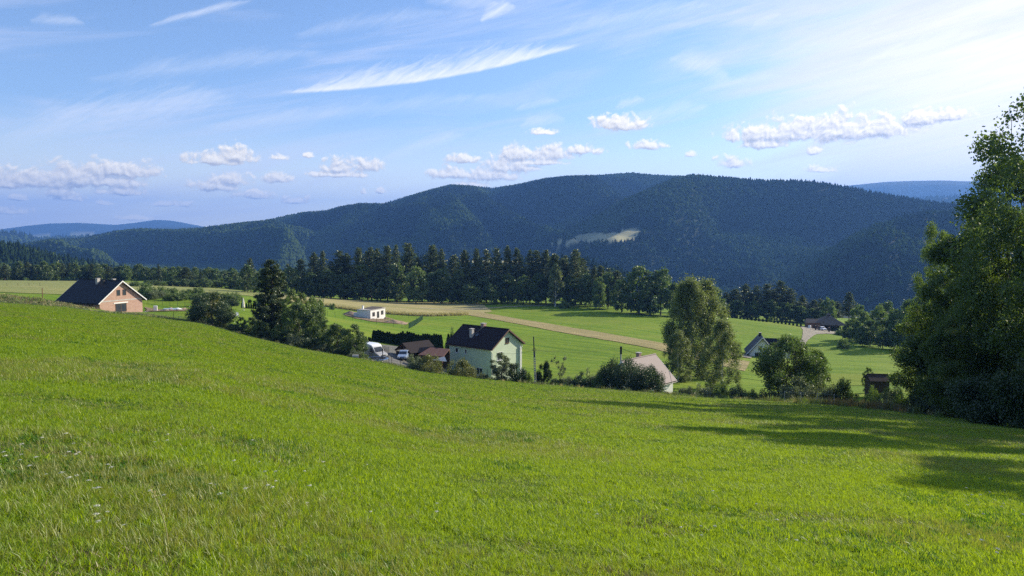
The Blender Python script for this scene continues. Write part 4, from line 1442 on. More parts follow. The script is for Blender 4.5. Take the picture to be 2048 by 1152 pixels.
at_px('shrub', BIGB, 1290, 731, 94, 84, 'big dark bush covering the corner of the pink-roofed house', 'shrub', rz=2)

# the big birch
BIRCH = make_tree('birch', 19, 11, 250, 36000, 0.19, M_BIRCHL, M_BIRCH, 0.24, h0=0.12)
BIRCH2 = make_tree('birch', 17, 9, 251, 26000, 0.19, M_BIRCHL, M_BIRCH, 0.17, h0=0.02)
at_px('birch_tree', BIRCH, 1380, 556, 137, 112, 'big birch with hanging branches and a white trunk')
at_px('birch_tree', BIRCH2, 1404, 560, 140, 112, 'birch growing against the right side of the biggest one', rz=1.2)
at_px('birch_tree', BIRCH2, 1443, 640, 122, 84, 'lower birch drooping at the right of the pair', rz=4.2)
at_px('birch_tree', BIRCH2, 1356, 662, 130, 62, 'lower birch crown beside the pink roof', rz=2.2)
for i, (u, v, Yq, w, pr) in enumerate([(1372, 772, 92, 40, GBUSH[0]), (1405, 768, 92, 52, GBUSH[1]), (1440, 762, 92, 50, LBUSH[0]), (1474, 768, 91, 40, GBUSH[0]), (1502, 778, 89, 36, LBUSH[1])]):
    at_px('shrub', pr, u, v, Yq, w, '%s pale shrub from the left under the birches' % ordinal(i), 'shrub', 'pale shrubs below the birches')
MULTI = make_tree('broad', 9, 11, 260, 26000, 0.18, M_BROAD, stems=4, trunk_r=0.30, h0=0.30)
at_px('broadleaf_tree', MULTI, 1575, 676, 91, 154, 'round many-stemmed tree in front of the white house', rz=0.5)
at_px('broadleaf_tree', MIDT[0], 1632, 700, 92, 62, 'lower leafy tree joined to the right of the many-stemmed one', rz=2)
at_px('shrub', GBUSH[0], 1600, 757, 85, 90, 'broad grey-green willow shrub under the many-stemmed tree', 'shrub')
at_px('shrub', GBUSH[1], 1648, 752, 83, 60, 'pale silvery shrub right of the many-stemmed tree', 'shrub')
at_px('shrub', DBUSH[0], 1540, 770, 86, 50, 'dark shrub under the left side of the many-stemmed tree', 'shrub')
at_px('shrub', DBUSH[1], 1685, 757, 82, 44, 'dark spiky shrub above the rusty weeds', 'shrub')
at_px('shrub', FBUSH[0], 1687, 677, 236, 26, 'grey-green bush at the bend of the road', 'shrub')
at_px('young_tree', MIDT[1], 1735, 735, 118, 24, 'small round tree left of the dark hut')
for i, (u, v, Yq, w, pr) in enumerate([(1715, 788, 79, 34, DBUSH[0]), (1742, 792, 78, 36, LBUSH[0]), (1775, 786, 77, 44, GBUSH[0]), (1800, 780, 76, 44, LBUSH[1]), (1700, 800, 76, 30, GBUSH[1]), (1825, 790, 68, 44, DBUSH[1]), (1780, 806, 70, 36, LBUSH[0])]):
    at_px('shrub', pr, u, v, Yq, w, '%s shrub in the thicket between the many-stemmed tree and the tall trees' % ordinal(i), 'shrub', 'thicket shrubs before the dark hut')
at_px('shrub', LBUSH[0], 1745, 772, 100, 34, 'leafy shrub covering the left foot of the dark hut', 'shrub')
at_px('shrub', DBUSH[0], 1786, 762, 100, 44, 'dark shrub covering the right side of the dark hut', 'shrub')
at_px('shrub', FBUSH[0], 1686, 658, 282, 30, 'low shaded bush beside the driveway', 'shrub')

# --- the tall trees at the right border
BIGT = [make_tree('broad', 20, 11, 270 + i, 52000, 0.17, M_BIG, trunk_r=0.26, h0=0.10) for i in range(3)]
BIGT2 = make_tree('broad', 22, 10, 281, 42000, 0.17, M_BROADL, trunk_r=0.26, h0=0.06)
TOPT = make_tree('broad', 22, 12, 283, 21000, 0.18, M_BIG, trunk_r=0.26, h0=0.16)
at_px('tall_tree', TOPT, 2050, 184, 64, 380, 'tallest tree, cut by the right border, with an airy top')
at_px('tall_tree', BIGT2, 1992, 400, 60, 180, 'sunlit lighter green tree below the tallest one')
at_px('tall_tree', BIGT[0], 1905, 470, 72, 200, 'dark dense tree at the left of the tall group', rz=1.0)
at_px('tall_tree', BIGT[1], 1866, 560, 74, 170, 'dark tree reaching furthest into the shaded meadow', rz=2.0)
at_px('tall_tree', BIGT[2], 1952, 520, 66, 170, 'dark tree filling the middle of the tall group', rz=0.3)
at_px('tall_tree', BIGT[1], 2040, 480, 58, 190, 'dark tree standing lowest at the right border', rz=4.0)
at_px('tall_tree', BIGT[0], 2000, 320, 72, 220, 'high dark crown behind the sunlit tree', rz=3.0)
at_px('tall_tree', BIGT[2], 1895, 640, 59, 120, 'low dark tree hanging over the meadow edge', rz=5.0)
at_px('tall_tree', BIGT2, 1858, 450, 84, 90, 'pale treetop peeping out behind the dark dense tree', rz=1.0)
at_px('shrub', make_tree('bush', 5, 8, 290, 26000, 0.14, M_DARKBUSH), 1995, 745, 49, 190, 'nearly black bush at the foot of the border trees', 'shrub')
at_px('shrub', make_tree('bush', 4, 8, 291, 20000, 0.13, M_DARKBUSH), 2075, 690, 46, 180, 'dark leafy bush cut by the right border', 'shrub')
for i, (u, v, Yq, w) in enumerate([(1850, 790, 62, 60), (1900, 792, 59, 60), (1945, 795, 56, 60)]):
    at_px('shrub', DBUSH[i % 2], u, v, Yq, w, '%s undergrowth bush from the left below the tall trees' % ordinal(i), 'shrub', 'undergrowth bushes below the tall trees')
# the same tree belt goes on past the right border and throws the nearer shadows
for i, (u, Yq, H, W) in enumerate([(2150, 51, 20, 10), (2120, 61, 21, 10), (2250, 46, 19, 9), (2215, 37, 17, 8.5), (2330, 33, 16, 8), (2620, 22, 12, 7.5), (2420, 52, 18, 10), (2900, 24, 13, 7)]):
    g = G(u, Yq)
    place('tall_tree', BIGT[i % 3], g.x, g.y, H, W, i, '%s tree of the belt past the border trees' % ordinal(i), 'tree', 'trees of the belt past the border')

# --- thuja hedge, each tree its own
THUJA = []
for s in range(3):
    rng = np.random.default_rng(300 + s)
    n = 2600
    t = rng.uniform(0, 1, n)
    a = rng.uniform(0, 6.28, n)
    q = 0.62 * (1 - t) ** 0.45 * (0.75 + 0.3 * rng.uniform(size=n)) * (1 + 0.1 * np.sin(a * 3 + s)) + 0.02
    V, Fq = quads_at(np.column_stack((q * np.cos(a), q * np.sin(a), 0.05 + 4.0 * t)), 0.20, rng, 0, 1.5)
    tb = MB().tube([(0, 0, -0.3), (0, 0, 3.6)], [0.06, 0.02], 6)
    me = bpy.data.meshes.new('trunk')
    me.from_pydata(tb.v, [], tb.f)
    me.materials.append(M_BARK)
    THUJA.append(dict(trunk=me, crown=fast_mesh('crown', V, Fq, M_THUJA), H=4.05, W=1.35))
for k in range(31):
    t = k / 30
    u = 748 + 134 * t
    v = np.interp(u, [745, 760, 790, 812, 830, 860, 885], [662, 662, 666, 664, 669, 668, 668]) + rng0.uniform(-2.5, 2.5)
    at_px('thuja_tree', THUJA[k % 3], u, v, 150, rng0.uniform(9, 12), '%s thuja from the left in the tall dark hedge behind the carport' % ordinal(k), group='thujas of the dark hedge behind the carport')
for k, u in enumerate((897, 903, 909)):
    at_px('thuja_tree', THUJA[k % 3], u, 668 + k * 1.5, 146, 10, '%s thuja of the three beside the green house roof' % ordinal(k), group='three thujas beside the green house')
for k, u in enumerate((726, 732, 738, 741)):
    at_px('thuja_tree', THUJA[k % 3], u, 672 + k, 142, 7, '%s small thuja behind the van roof' % ordinal(k), group='small thujas behind the van')
for k in range(7):
    at_px('thuja_tree', THUJA[k % 3], 484 + k * 4.6, 604 + (k % 3), 176, 4, '%s small thuja from the folded parasol' % ordinal(k), group='small thujas beside the parasol')
at_px('garden_tree', LBUSH[0], 903, 655, 152, 26, 'light bush peeping over the left end of the dark roof', 'tree')
at_px('shrub', DBUSH[0], 890, 690, 137, 12, 'small dark bush between the hedge and the green house', 'shrub')
# row of young trees beside the path on the right
for k in range(22):
    u = 1442 + k * 7.6
    if abs(u - 1541) < 5:
        continue
    at_px('young_tree', THUJA[k % 3], u, np.interp(u, [1440, 1500, 1560, 1600], [629, 634, 641, 645]), np.interp(u, [1440, 1600], [314, 300]), 4.2, '%s young tree of the row along the path right of the birch' % ordinal(k), group='row of young trees along the path')
for k in range(7):
    at_px('young_tree', THUJA[k % 3], 1664 + k * 5.5, 653 + (k % 2), 296, 4, '%s young tree along the fence right of the pavilion gate' % ordinal(k), group='young trees right of the pavilion gate')


# weeds: rough tall growth along the lower edge of the meadow
def build_weeds():
    rng = np.random.default_rng(77)
    protos = [proto_obj('w0', tuft_mesh(40, 26, 0.75, 0.35, 0.035, M_WEEDS, 0.5)), proto_obj('w1', tuft_mesh(41, 24, 0.6, 0.35, 0.05, M_BROADL, 0.8)), proto_obj('w2', tuft_mesh(42, 24, 0.8, 0.35, 0.03, M_RUST, 0.4)), proto_obj('w3', tuft_mesh(43, 22, 0.55, 0.3, 0.03, M_STRAWL, 0.5))]
    n = 9000
    th = rng.uniform(-0.68, 0.68, n)
    re = np.interp(th, E_TH, E_R)
    r = re + rng.normal(4.0, 3.4, n)
    x, y = r * np.sin(th), r * np.cos(th)
    q = rng.uniform(size=n)
    zone = (th > 0.42) & (th < 0.52)
    idx = np.where(q < 0.45, 0, np.where(q < 0.8, 1, 3))
    idx = np.where(zone & (q > 0.45), 2, idx)
    s = rng.uniform(0.5, 1.1, n) * np.where(np.abs(r - re) < 1.5, 0.6, 1.0) * np.where(th > 0.35, 1.25, 0.8)
    # the unmown bank left of the brick house
    m = 3000
    bx = rng.uniform(P(-120, 600, 160).x, P(170, 600, 160).x, m)
    by = rng.uniform(156, 176, m)
    X, Yv = np.concatenate((x, bx)), np.concatenate((y, by))
    idx = np.concatenate((idx, rng.choice([0, 3, 3, 2, 1], m)))
    s = np.concatenate((s, rng.uniform(0.4, 0.9, m)))
    # tall uncut straw along the lower edge of the straw field
    m = 1600
    uu = rng.uniform(600, 930, m)
    gx = np.interp(uu, np.linspace(600, 930, 12), [G(a, 262).x for a in np.linspace(600, 930, 12)])
    gy = np.interp(uu, [560, 650, 760, 860, 930], [262, 262, 258, 262, 275]) + rng.uniform(0, 5, m)
    X, Yv = np.concatenate((X, gx)), np.concatenate((Yv, gy))
    idx = np.concatenate((idx, np.full(m, 3)))
    s = np.concatenate((s, rng.uniform(1.4, 2.4, m)))
    z = height(X, Yv)
    nn = len(X)
    scatter('weeds', np.column_stack((X, Yv, z)), np.column_stack((rng.normal(0, 0.1, nn), rng.normal(0, 0.1, nn), rng.uniform(0, 6.28, nn))), np.column_stack((s, s, s)), protos, idx, 'rough unmown weeds along the lower edge of the meadow')


M_STRAWL = foliage('straw_stalks', (0.30, 0.27, 0.12), (0.45, 0.38, 0.19), 0.3)
build_weeds()


# ------------------------------------------------------------------ building materials
M_GREENW = plain('green_render', (0.50, 0.580, 0.430), 0.9, var=0.05, scale=0.8, bump=0.1, bscale=30)
M_ROOFD = streaked('dark_roof_tiles', (0.018, 0.014, 0.016), (0.038, 0.030, 0.032), 0.75, 'Z', 2.2, 0.4)
M_ROOFB = streaked('brown_roof_tiles', (0.030, 0.024, 0.022), (0.055, 0.045, 0.042), 0.6, 'Z', 2.2, 0.4)
M_ROOFN = streaked('anthracite_roof', (0.012, 0.013, 0.017), (0.030, 0.031, 0.036), 0.45, 'Z', 1.6, 0.4)
M_ROOFP = plain('pink_brown_sheet_roof', (0.225, 0.170, 0.158), 0.7, var=0.08, scale=0.5)
M_ROOFR = streaked('reddish_roof', (0.13, 0.075, 0.06), (0.19, 0.11, 0.09), 0.7, 'X', 3.0, 0.3)
M_SHINGLE = streaked('grey_shingles', (0.10, 0.085, 0.07), (0.17, 0.145, 0.12), 0.9, 'Z', 5.0, 0.4)
M_WHITE = plain('white_render', (0.78, 0.77, 0.74), 0.85, var=0.04, scale=1.0)
M_WHITEBLK = plain('aerated_blocks', (0.70, 0.69, 0.66), 0.9, var=0.07, scale=2.0, bump=0.2, bscale=8)
M_PVC = plain('white_frames', (0.75, 0.75, 0.74), 0.5, var=0.03)
M_WOODF = plain('brown_frames', (0.11, 0.055, 0.03), 0.6, var=0.2)
M_PLANK = streaked('brown_boards', (0.15, 0.085, 0.05), (0.24, 0.14, 0.085), 0.85, 'Z', 4.0, 0.4)
M_DARKWOOD = streaked('weathered_boards', (0.035, 0.028, 0.022), (0.075, 0.06, 0.05), 0.9, 'X', 5.0, 0.4)
M_STONE = plain('stone_wall', (0.30, 0.25, 0.20), 0.95, var=0.5, scale=2.5, bump=0.5, bscale=3)
M_CONC = plain('concrete', (0.42, 0.40, 0.37), 0.9, var=0.15, scale=2.0, bump=0.2)
M_STEEL = plain('galvanised_steel', (0.45, 0.46, 0.47), 0.4, 0.8, var=0.08)
M_BLACKM = plain('black_metal', (0.03, 0.03, 0.03), 0.5, 0.3, var=0.1)
M_GREENM = plain('green_fence_paint', (0.02, 0.085, 0.045), 0.5, 0.2, var=0.1)
M_RUBBER = plain('tyre_rubber', (0.02, 0.02, 0.02), 0.85, var=0.1)
M_VAN = plain('white_van_paint', (0.80, 0.81, 0.82), 0.25, var=0.02)
M_CARB = plain('pale_blue_paint', (0.34, 0.42, 0.55), 0.25, 0.3, var=0.02)
M_CARD = plain('dark_car_paint', (0.03, 0.04, 0.07), 0.25, 0.3, var=0.02)
M_BLUE = plain('blue_padding', (0.12, 0.24, 0.45), 0.7, var=0.1)
M_CLOTH = plain('cream_parasol_cloth', (0.74, 0.68, 0.60), 0.9, var=0.08)
M_LAMP = plain('lamp_lens', (0.75, 0.75, 0.72), 0.15, var=0.02)
m_, nt_, b_ = new_mat('window_glass')
b_.inputs['Base Color'].default_value = (0.035, 0.045, 0.055, 1)
b_.inputs['Roughness'].default_value = 0.08
b_.inputs['Specular IOR Level'].default_value = 0.8
M_GLASS = m_
M_GRAVELHEAP = plain('heap_earth', (0.30, 0.21, 0.14), 0.95, var=0.35, scale=0.8, bump=0.6, bscale=3)


def brick_mat():
    m, nt, b = new_mat('hollow_clay_bricks')
    tc = nt.nodes.new('ShaderNodeTexCoord')
    s = nt.nodes.new('ShaderNodeSeparateXYZ')
    nt.links.new(tc.outputs['Object'], s.inputs[0])
    v = comb(nt, mth(nt, 'ADD', s.outputs[0], s.outputs[1]), s.outputs[2])
    br = nt.nodes.new('ShaderNodeTexBrick')
    br.inputs['Color1'].default_value = (0.365, 0.215, 0.160, 1)
    br.inputs['Color2'].default_value = (0.45, 0.290, 0.225, 1)
    br.inputs['Mortar'].default_value = (0.50, 0.42, 0.36, 1)
    br.inputs['Scale'].default_value = 1.0
    br.inputs['Brick Width'].default_value = 0.38
    br.inputs['Row Height'].default_value = 0.25
    br.inputs['Mortar Size'].default_value = 0.014
    nt.links.new(v, br.inputs['Vector'])
    n = noise(nt, tc.outputs['Object'], 0.9, 4)
    nt.links.new(mixc(nt, mth(nt, 'MULTIPLY', n, 0.35), br.outputs['Color'], (0.34, 0.18, 0.12)), b.inputs['Base Color'])
    b.inputs['Roughness'].default_value = 0.95
    return m


M_BRICK = brick_mat()


def on_wall(side, L, W):
    """maps (along, depth, height) to local coordinates of a wall; depth grows outwards"""
    if side == 'gable':       # the +x end
        return lambda a, d, z: (L / 2 + d, a, z)
    if side == 'long':        # the -y side
        return lambda a, d, z: (a, -W / 2 - d, z)
    if side == 'back':
        return lambda a, d, z: (a, W / 2 + d, z)
    return lambda a, d, z: (-L / 2 - d, a, z)


def wbox(mb, f, a0, a1, d0, d1, z0, z1):
    p, q = f(a0, d0, z0), f(a1, d1, z1)
    return mb.box(min(p[0], q[0]), max(p[0], q[0]), min(p[1], q[1]), max(p[1], q[1]), z0, z1)


def window(parent, f, a, z, w, h, fmat, mull=1, name='window', sill=True, label=None):
    mb = MB()
    t = 0.07
    wbox(mb, f, a - w / 2, a + w / 2, -0.05, 0.05, z, z + t)
    wbox(mb, f, a - w / 2, a + w / 2, -0.05, 0.05, z + h - t, z + h)
    wbox(mb, f, a - w / 2, a - w / 2 + t, -0.05, 0.05, z + t, z + h - t)
    wbox(mb, f, a + w / 2 - t, a + w / 2, -0.05, 0.05, z + t, z + h - t)
    for k in range(mull):
        c = a - w / 2 + w * (k + 1) / (mull + 1)
        wbox(mb, f, c - t / 2, c + t / 2, -0.04, 0.04, z + t, z + h - t)
    o = mb.build(name, fmat, parent)
    if label:
        o['label'] = label
    wbox(MB(), f, 0, 0, 0, 0, 0, 0)
    wbox(g := MB(), f, a - w / 2 + t, a + w / 2 - t, -0.03, 0.012, z + t, z + h - t)
    g.build('pane', M_GLASS, o)
    if sill:
        wbox(s := MB(), f, a - w / 2 - 0.06, a + w / 2 + 0.06, 0.0, 0.13, z - 0.06, z - 0.005)
        s.build('sill', fmat, o)
    return o


def gable_house(name, label, cat, near, rz, L, W, hw, rise, over_e, over_g, wall_m, roof_m, fascia_m, foot=2.5, thick=0.22):
    """near = world position of the foot of the corner (+x, -y); ridge runs along local x"""
    c, s = math.cos(rz), math.sin(rz)
    off = Vector((c * L / 2 - s * (-W / 2), s * L / 2 + c * (-W / 2), 0))
    base = near - off
    root = empty(name, base, rz, label, cat)
    wb = MB()
    wb.poly([(-L / 2, -W / 2, -foot), (L / 2, -W / 2, -foot), (L / 2, W / 2, -foot), (-L / 2, W / 2, -foot), (-L / 2, -W / 2, hw), (L / 2, -W / 2, hw), (L / 2, W / 2, hw), (-L / 2, W / 2, hw), (L / 2, 0, hw + rise), (-L / 2, 0, hw + rise)],
            [(0, 3, 2, 1), (0, 1, 5, 4), (2, 3, 7, 6), (1, 2, 6, 8, 5), (3, 0, 4, 9, 7), (4, 5, 8, 9), (6, 7, 9, 8)])
    walls = wb.build('wall', wall_m, root)
    sl = rise / (W / 2)
    x0, x1 = -L / 2 - over_g, L / 2 + over_g
    ye = W / 2 + over_e
    ze = hw - over_e * sl
    up = 0.03 + thick
    rb = MB()
    rb.slab([(x0, -ye, ze + up), (x1, -ye, ze + up), (x1, -0.0, hw + rise + up), (x0, -0.0, hw + rise + up)], thick)
    rb.slab([(x0, 0.0, hw + rise + up + 0.002), (x1, 0.0, hw + rise + up + 0.002), (x1, ye, ze + up), (x0, ye, ze + up)], thick)
    rb.tube([(x0, 0, hw + rise + up + 0.02), (x1, 0, hw + rise + up + 0.02)], 0.11, 6)
    roof = rb.build('roof', roof_m, root)
    fb = MB()
    for sx in (x0 - 0.03, x1 + 0.001):
        for sy in (-1, 1):
            a = [(sx, sy * ye, ze + up + 0.03), (sx, 0, hw + rise + up + 0.03), (sx, 0, hw + rise + up - 0.26), (sx, sy * ye, ze + up - 0.26)]
            b = [(p[0] + 0.03, p[1], p[2]) for p in a]
            fb.poly(a + b, [(0, 1, 2, 3), (7, 6, 5, 4), (0, 4, 5, 1), (1, 5, 6, 2), (2, 6, 7, 3), (3, 7, 4, 0)])
    fb.build('fascia', fascia_m, roof)
    gb = MB()
    for sy in (-1, 1):
        gb.tube([(x0, sy * (ye + 0.05), ze + 0.06), (x1, sy * (ye + 0.05), ze + 0.06)], 0.07, 6)
    gb.build('gutter', fascia_m if fascia_m is not M_PVC else M_BLACKM, roof)
    return root, walls, roof, dict(sl=sl, up=up, ze=ze)


def roof_z(hw, rise, W, y, up):
    return hw + rise - abs(y) * rise / (W / 2) + up


def chimney(roof, x, y, w, zb, zt, mat):
    o = MB().box(x - w / 2, x + w / 2, y - w / 2, y + w / 2, zb, zt).build('chimney', mat, roof)
    MB().box(x - w / 2 - 0.08, x + w / 2 + 0.08, y - w / 2 - 0.08, y + w / 2 + 0.08, zt, zt + 0.09).build('chimney_cap', M_CONC, o)
    return o


# --- pale green two-storey house
def green_house():
    rz = math.radians(-38.5)
    near = P(983, 697, 124)
    L, W, hw, rise = 10.2, 8.6, 5.5, 2.75
    near.z -= hw
    r, wl, rf, k = gable_house('green_house', 'pale green two-storey house with a dark gable roof and two chimneys', 'house', near, rz, L, W, hw, rise, 0.45, 0.55, M_GREENW, M_ROOFD, M_WOODF)
    f = on_wall('long', L, W)
    window(wl, f, -3.2, 3.9, 0.75, 0.9, M_PVC, 0)
    window(wl, f, -1.0, 3.9, 0.5, 0.85, M_PVC, 0)
    window(wl, f, 2.3, 0.4, 1.5, 1.35, M_PVC, 1)
    window(wl, f, -3.1, 0.7, 1.0, 1.1, M_PVC, 0)
    g = on_wall('gable', L, W)
    window(wl, g, 0.1, 5.9, 1.1, 1.0, M_WOODF, 1)
    window(wl, g, -2.0, 3.1, 1.5, 1.5, M_PVC, 1)
    window(wl, g, 1.8, 0.5, 1.3, 1.3, M_PVC, 1)
    MB().tube([(L / 2 + 0.1, W / 2 + 0.35, k['ze'] + 0.0), (L / 2 + 0.1, W / 2 - 0.05, 4.6), (L / 2 + 0.1, W / 2 - 0.1, -1)], 0.06, 8).build('downpipe', M_PVC, wl)
    MB().tube([(L / 2 + 0.1, -W / 2 - 0.38, k['ze'] + 0.0), (L / 2 + 0.1, -W / 2 + 0.1, 4.5), (L / 2 + 0.1, -W / 2 + 0.12, -1)], 0.06, 8).build('downpipe', M_PVC, wl)
    MB().box(L / 2 - 0.02, L / 2 + 0.35, W / 2 - 0.75, W / 2 - 0.55, -1, 4.9).build('corner_post', M_PVC, wl)
    chimney(rf, -0.6, 0.15, 0.75, 7.4, 9.05, M_BRICKR)
    chimney(rf, -1.15, -2.5, 0.6, 6.2, 8.25, M_CONC)
    mb = MB()
    for i in range(9):
        t = i / 8
        y = -2.1 + 2.0 * t
        zz = roof_z(hw, rise, W, y, 0.33)
        mb.box(-1.0 + 0.5 * t, -0.75 + 0.5 * t, y, y + 0.16, zz, zz + 0.06)
    mb.build('roof_ladder', M_STEEL, rf)
    MB().slab([(-0.5, -2.4, roof_z(hw, rise, W, -2.4, 0.34)), (0.1, -2.4, roof_z(hw, rise, W, -2.4, 0.34)), (0.1, -1.8, roof_z(hw, rise, W, -1.8, 0.34)), (-0.5, -1.8, roof_z(hw, rise, W, -1.8, 0.34))], 0.06).build('skylight', M_GLASS, rf)


M_BRICKR = plain('brick_chimney', (0.38, 0.24, 0.19), 0.9, var=0.25, scale=6)
green_house()


# --- unplastered brick house
def brick_house():
    rz = math.radians(-24)
    L, W, hw, rise = 14.5, 11.5, 3.0, 4.5
    near = P(199, 604, 168)
    near.z -= hw
    r, wl, rf, k = gable_house('brick_house', 'unfinished brick house with a black tiled gable roof on the left', 'house', near, rz, L, W, hw, rise, 0.75, 0.7, M_BRICK, M_ROOFN, M_PVC, foot=2.0)
    g = on_wall('gable', L, W)
    wbox(b := MB(), g, -W / 2 + 0.01, W / 2 - 0.01, 0.0, 0.03, hw - 0.15, hw + 0.12)
    b.build('ring_beam', M_CONC, wl)
    window(wl, g, -0.75, 4.1, 0.95, 1.45, M_WOODF, 0, sill=False)
    window(wl, g, 0.85, 4.1, 0.95, 1.45, M_WOODF, 0, sill=False)
    window(wl, g, -0.2, 0.1, 3.0, 2.1, M_PLANK, 1, name='terrace_door', sill=False, label='wide terrace opening with wooden posts and curtains')
    wbox(b := MB(), g, -2.1, 1.7, 0.0, 0.08, 2.22, 2.48)
    b.build('lintel', M_WHITE, wl)
    f = on_wall('long', L, W)
    window(wl, f, 4.2, 0.9, 1.5, 1.3, M_PLANK, 1, sill=False)
    window(wl, f, 0.5, 0.9, 1.5, 1.3, M_PLANK, 1, sill=False)
    mb = MB()
    for y in (-0.2, 0.2):
        mb.box(L / 2 + 0.05, L / 2 + 0.68, -0.05 + y, 0.05 + y, hw + rise - 0.55, hw + rise - 0.40)
    mb.build('rafter_end', M_PLANK, rf)
    # chimneys and snow guards
    chimney(rf, 0.2, -0.9, 0.75, 6.3, 8.15, M_CONC)
    c2 = chimney(rf, 4.1, 0.45, 0.7, 6.6, 8.0, M_CONC)
    MB().box(1.9, 2.4, -0.95, -0.55, 7.1, 7.75).build('roof_vent', M_BLACKM, rf)


brick_house()


# --- small white building shell
def white_block():
    rz = math.radians(-27.6)
    L, W, h = 5.4, 7.6, 2.75
    near = P(741, 638.5, 225)
    c, s = math.cos(rz), math.sin(rz)
    base = near - Vector((c * L / 2 + s * W / 2, s * L / 2 - c * W / 2, 0))
    r = empty('block_building', base, rz, 'small white unfinished block building with a flat roof on bare soil', 'building')
    wl = MB().box(-L / 2, L / 2, -W / 2, W / 2, -1.2, h).build('wall', M_WHITEBLK, r)
    rf = MB().slab([(-L / 2 - 0.1, -W / 2 - 0.1, h + 0.16), (L / 2 + 0.12, -W / 2 - 0.1, h + 0.16), (L / 2 + 0.12, W / 2 + 0.1, h + 0.28), (-L / 2 - 0.1, W / 2 + 0.1, h + 0.28)], 0.15).build('roof', M_CONC, r)
    rb = MB().slab([(-L / 2 + 0.2, -W / 2 + 2.2, h + 0.24), (L / 2 - 0.2, -W / 2 + 1.0, h + 0.22), (L / 2 - 0.2, W / 2 - 0.2, h + 0.55), (-L / 2 + 0.2, W / 2 - 0.2, h + 0.55)], 0.06)
    rb.build('roofing_felt', M_SHINGLE, rf)
    chimney(rf, -1.6, -2.2, 0.45, h + 0.1, h + 1.25, M_WHITE)
    g = on_wall('gable', L, W)
    window(wl, g, -2.2, 0.75, 1.25, 1.35, M_WOODF, 1, sill=False)
    window(wl, g, 2.2, 0.9, 1.25, 1.35, M_WOODF, 1, sill=False)
    d = window(wl, g, 0.05, 0.05, 1.1, 2.1, M_WOODF, 0, name='door', sill=False)
    wbox(b := MB(), g, -3.4, -2.5, 0.03, 0.5, -0.5, 0.15)
    b.build('block_stack', M_BLACKM, wl)
    t = empty('water_tank', G(712, 228), 0.3, 'white water tank on the soil left of the small block building', 'tank')
    MB().box(-0.7, 0.7, -0.55, 0.55, 0, 1.35).build('tank', M_WHITE, t, 0.08)
    mb = MB()
    for z in (0.3, 0.7, 1.1):
        mb.box(-0.73, 0.73, -0.58, 0.58, z, z + 0.04)
    mb.build('cage', M_STEEL, t)


white_block()


def heap(name, label, cat, u, Y, w, d, h, mat, seed, rz=0):
    """loose heap with an uneven surface"""
    n = 22
    g = G(u, Y)
    rng = np.random.default_rng(seed)
    xs = np.linspace(-1, 1, n)
    X, Yy = np.meshgrid(xs, xs)
    rr = np.sqrt(X ** 2 + Yy ** 2)
    Z = h * np.clip(1 - rr, 0, 1) ** 0.8 * (0.6 + 0.8 * fbm(X.ravel() * 3 + seed, Yy.ravel() * 3, seed, 3).reshape(n, n)) - 0.15
    V = np.column_stack(((X * w / 2).ravel(), (Yy * d / 2).ravel(), Z.ravel()))
    i, j = np.meshgrid(np.arange(n - 1), np.arange(n - 1), indexing='ij')
    k = (i * n + j).ravel()
    o = link(name, fast_mesh(name, V, np.column_stack((k, k + 1, k + n + 1, k + n)), mat, False))
    o.location = (g.x, g.y, g.z)
    o.rotation_euler = (0, 0, rz)
    return tag(o, label, cat)


heap('earth_heap', 'brown heap of dug earth behind the water tank', 'heap', 702, 232, 8, 5, 1.6, M_GRAVELHEAP, 1)
heap('earth_heap', 'long brown heap of dug earth right of the small block building', 'heap', 786, 217, 9, 5, 1.3, M_GRAVELHEAP, 2)
heap('earth_heap', 'pale low heap of soil behind the block building', 'heap', 770, 232, 5, 3, 0.9, M_SOIL, 3)
for i, (u, Y, w, d, h, m, lab) in enumerate([(342, 176, 5.0, 3.5, 1.1, M_BRICKR, 'reddish heap of broken bricks in the rubble beside the brick house'), (356, 172, 4.0, 3.0, 0.8, M_WHITE, 'pale heap of plaster rubble in front of the brick pieces'),
                                             (330, 170, 3.4, 2.4, 0.8, M_STONE, 'stony heap at the left end of the rubble'), (294, 178, 3.0, 2.2, 0.6, M_WHITEBLK, 'whitish heap right beside the brick house wall'), (368, 175, 3.2, 2.5, 0.9, M_GRAVELHEAP, 'brown heap at the right end of the rubble')]):
    heap('rubble_heap', lab, 'rubble', u, Y, w, d, h, m, 10 + i)
t = empty('cabinet', G(311, 184), 0.4, 'white metal cabinet standing in the garden beside the brick house', 'cabinet')
MB().box(-0.45, 0.45, -0.4, 0.4, 0, 1.35).build('body', M_WHITE, t, 0.03)
MB().box(-0.38, 0.38, -0.42, -0.405, 0.1, 1.25).build('door', M_PVC, t)
t = empty('tarpaulin_table', G(342, 158), 0.2, 'low table with a pale blue sheet in front of the rubble', 'table')
MB().box(-1.5, 1.5, -0.6, 0.6, 0.55, 0.62).build('tabletop', plain('pale_blue_sheet', (0.45, 0.55, 0.66), 0.6), t)
for sx in (-1.3, 1.3):
    for sy in (-0.5, 0.5):
        MB().box(sx - 0.04, sx + 0.04, sy - 0.04, sy + 0.04, -0.2, 0.55).build('leg', M_BLACKM, t)
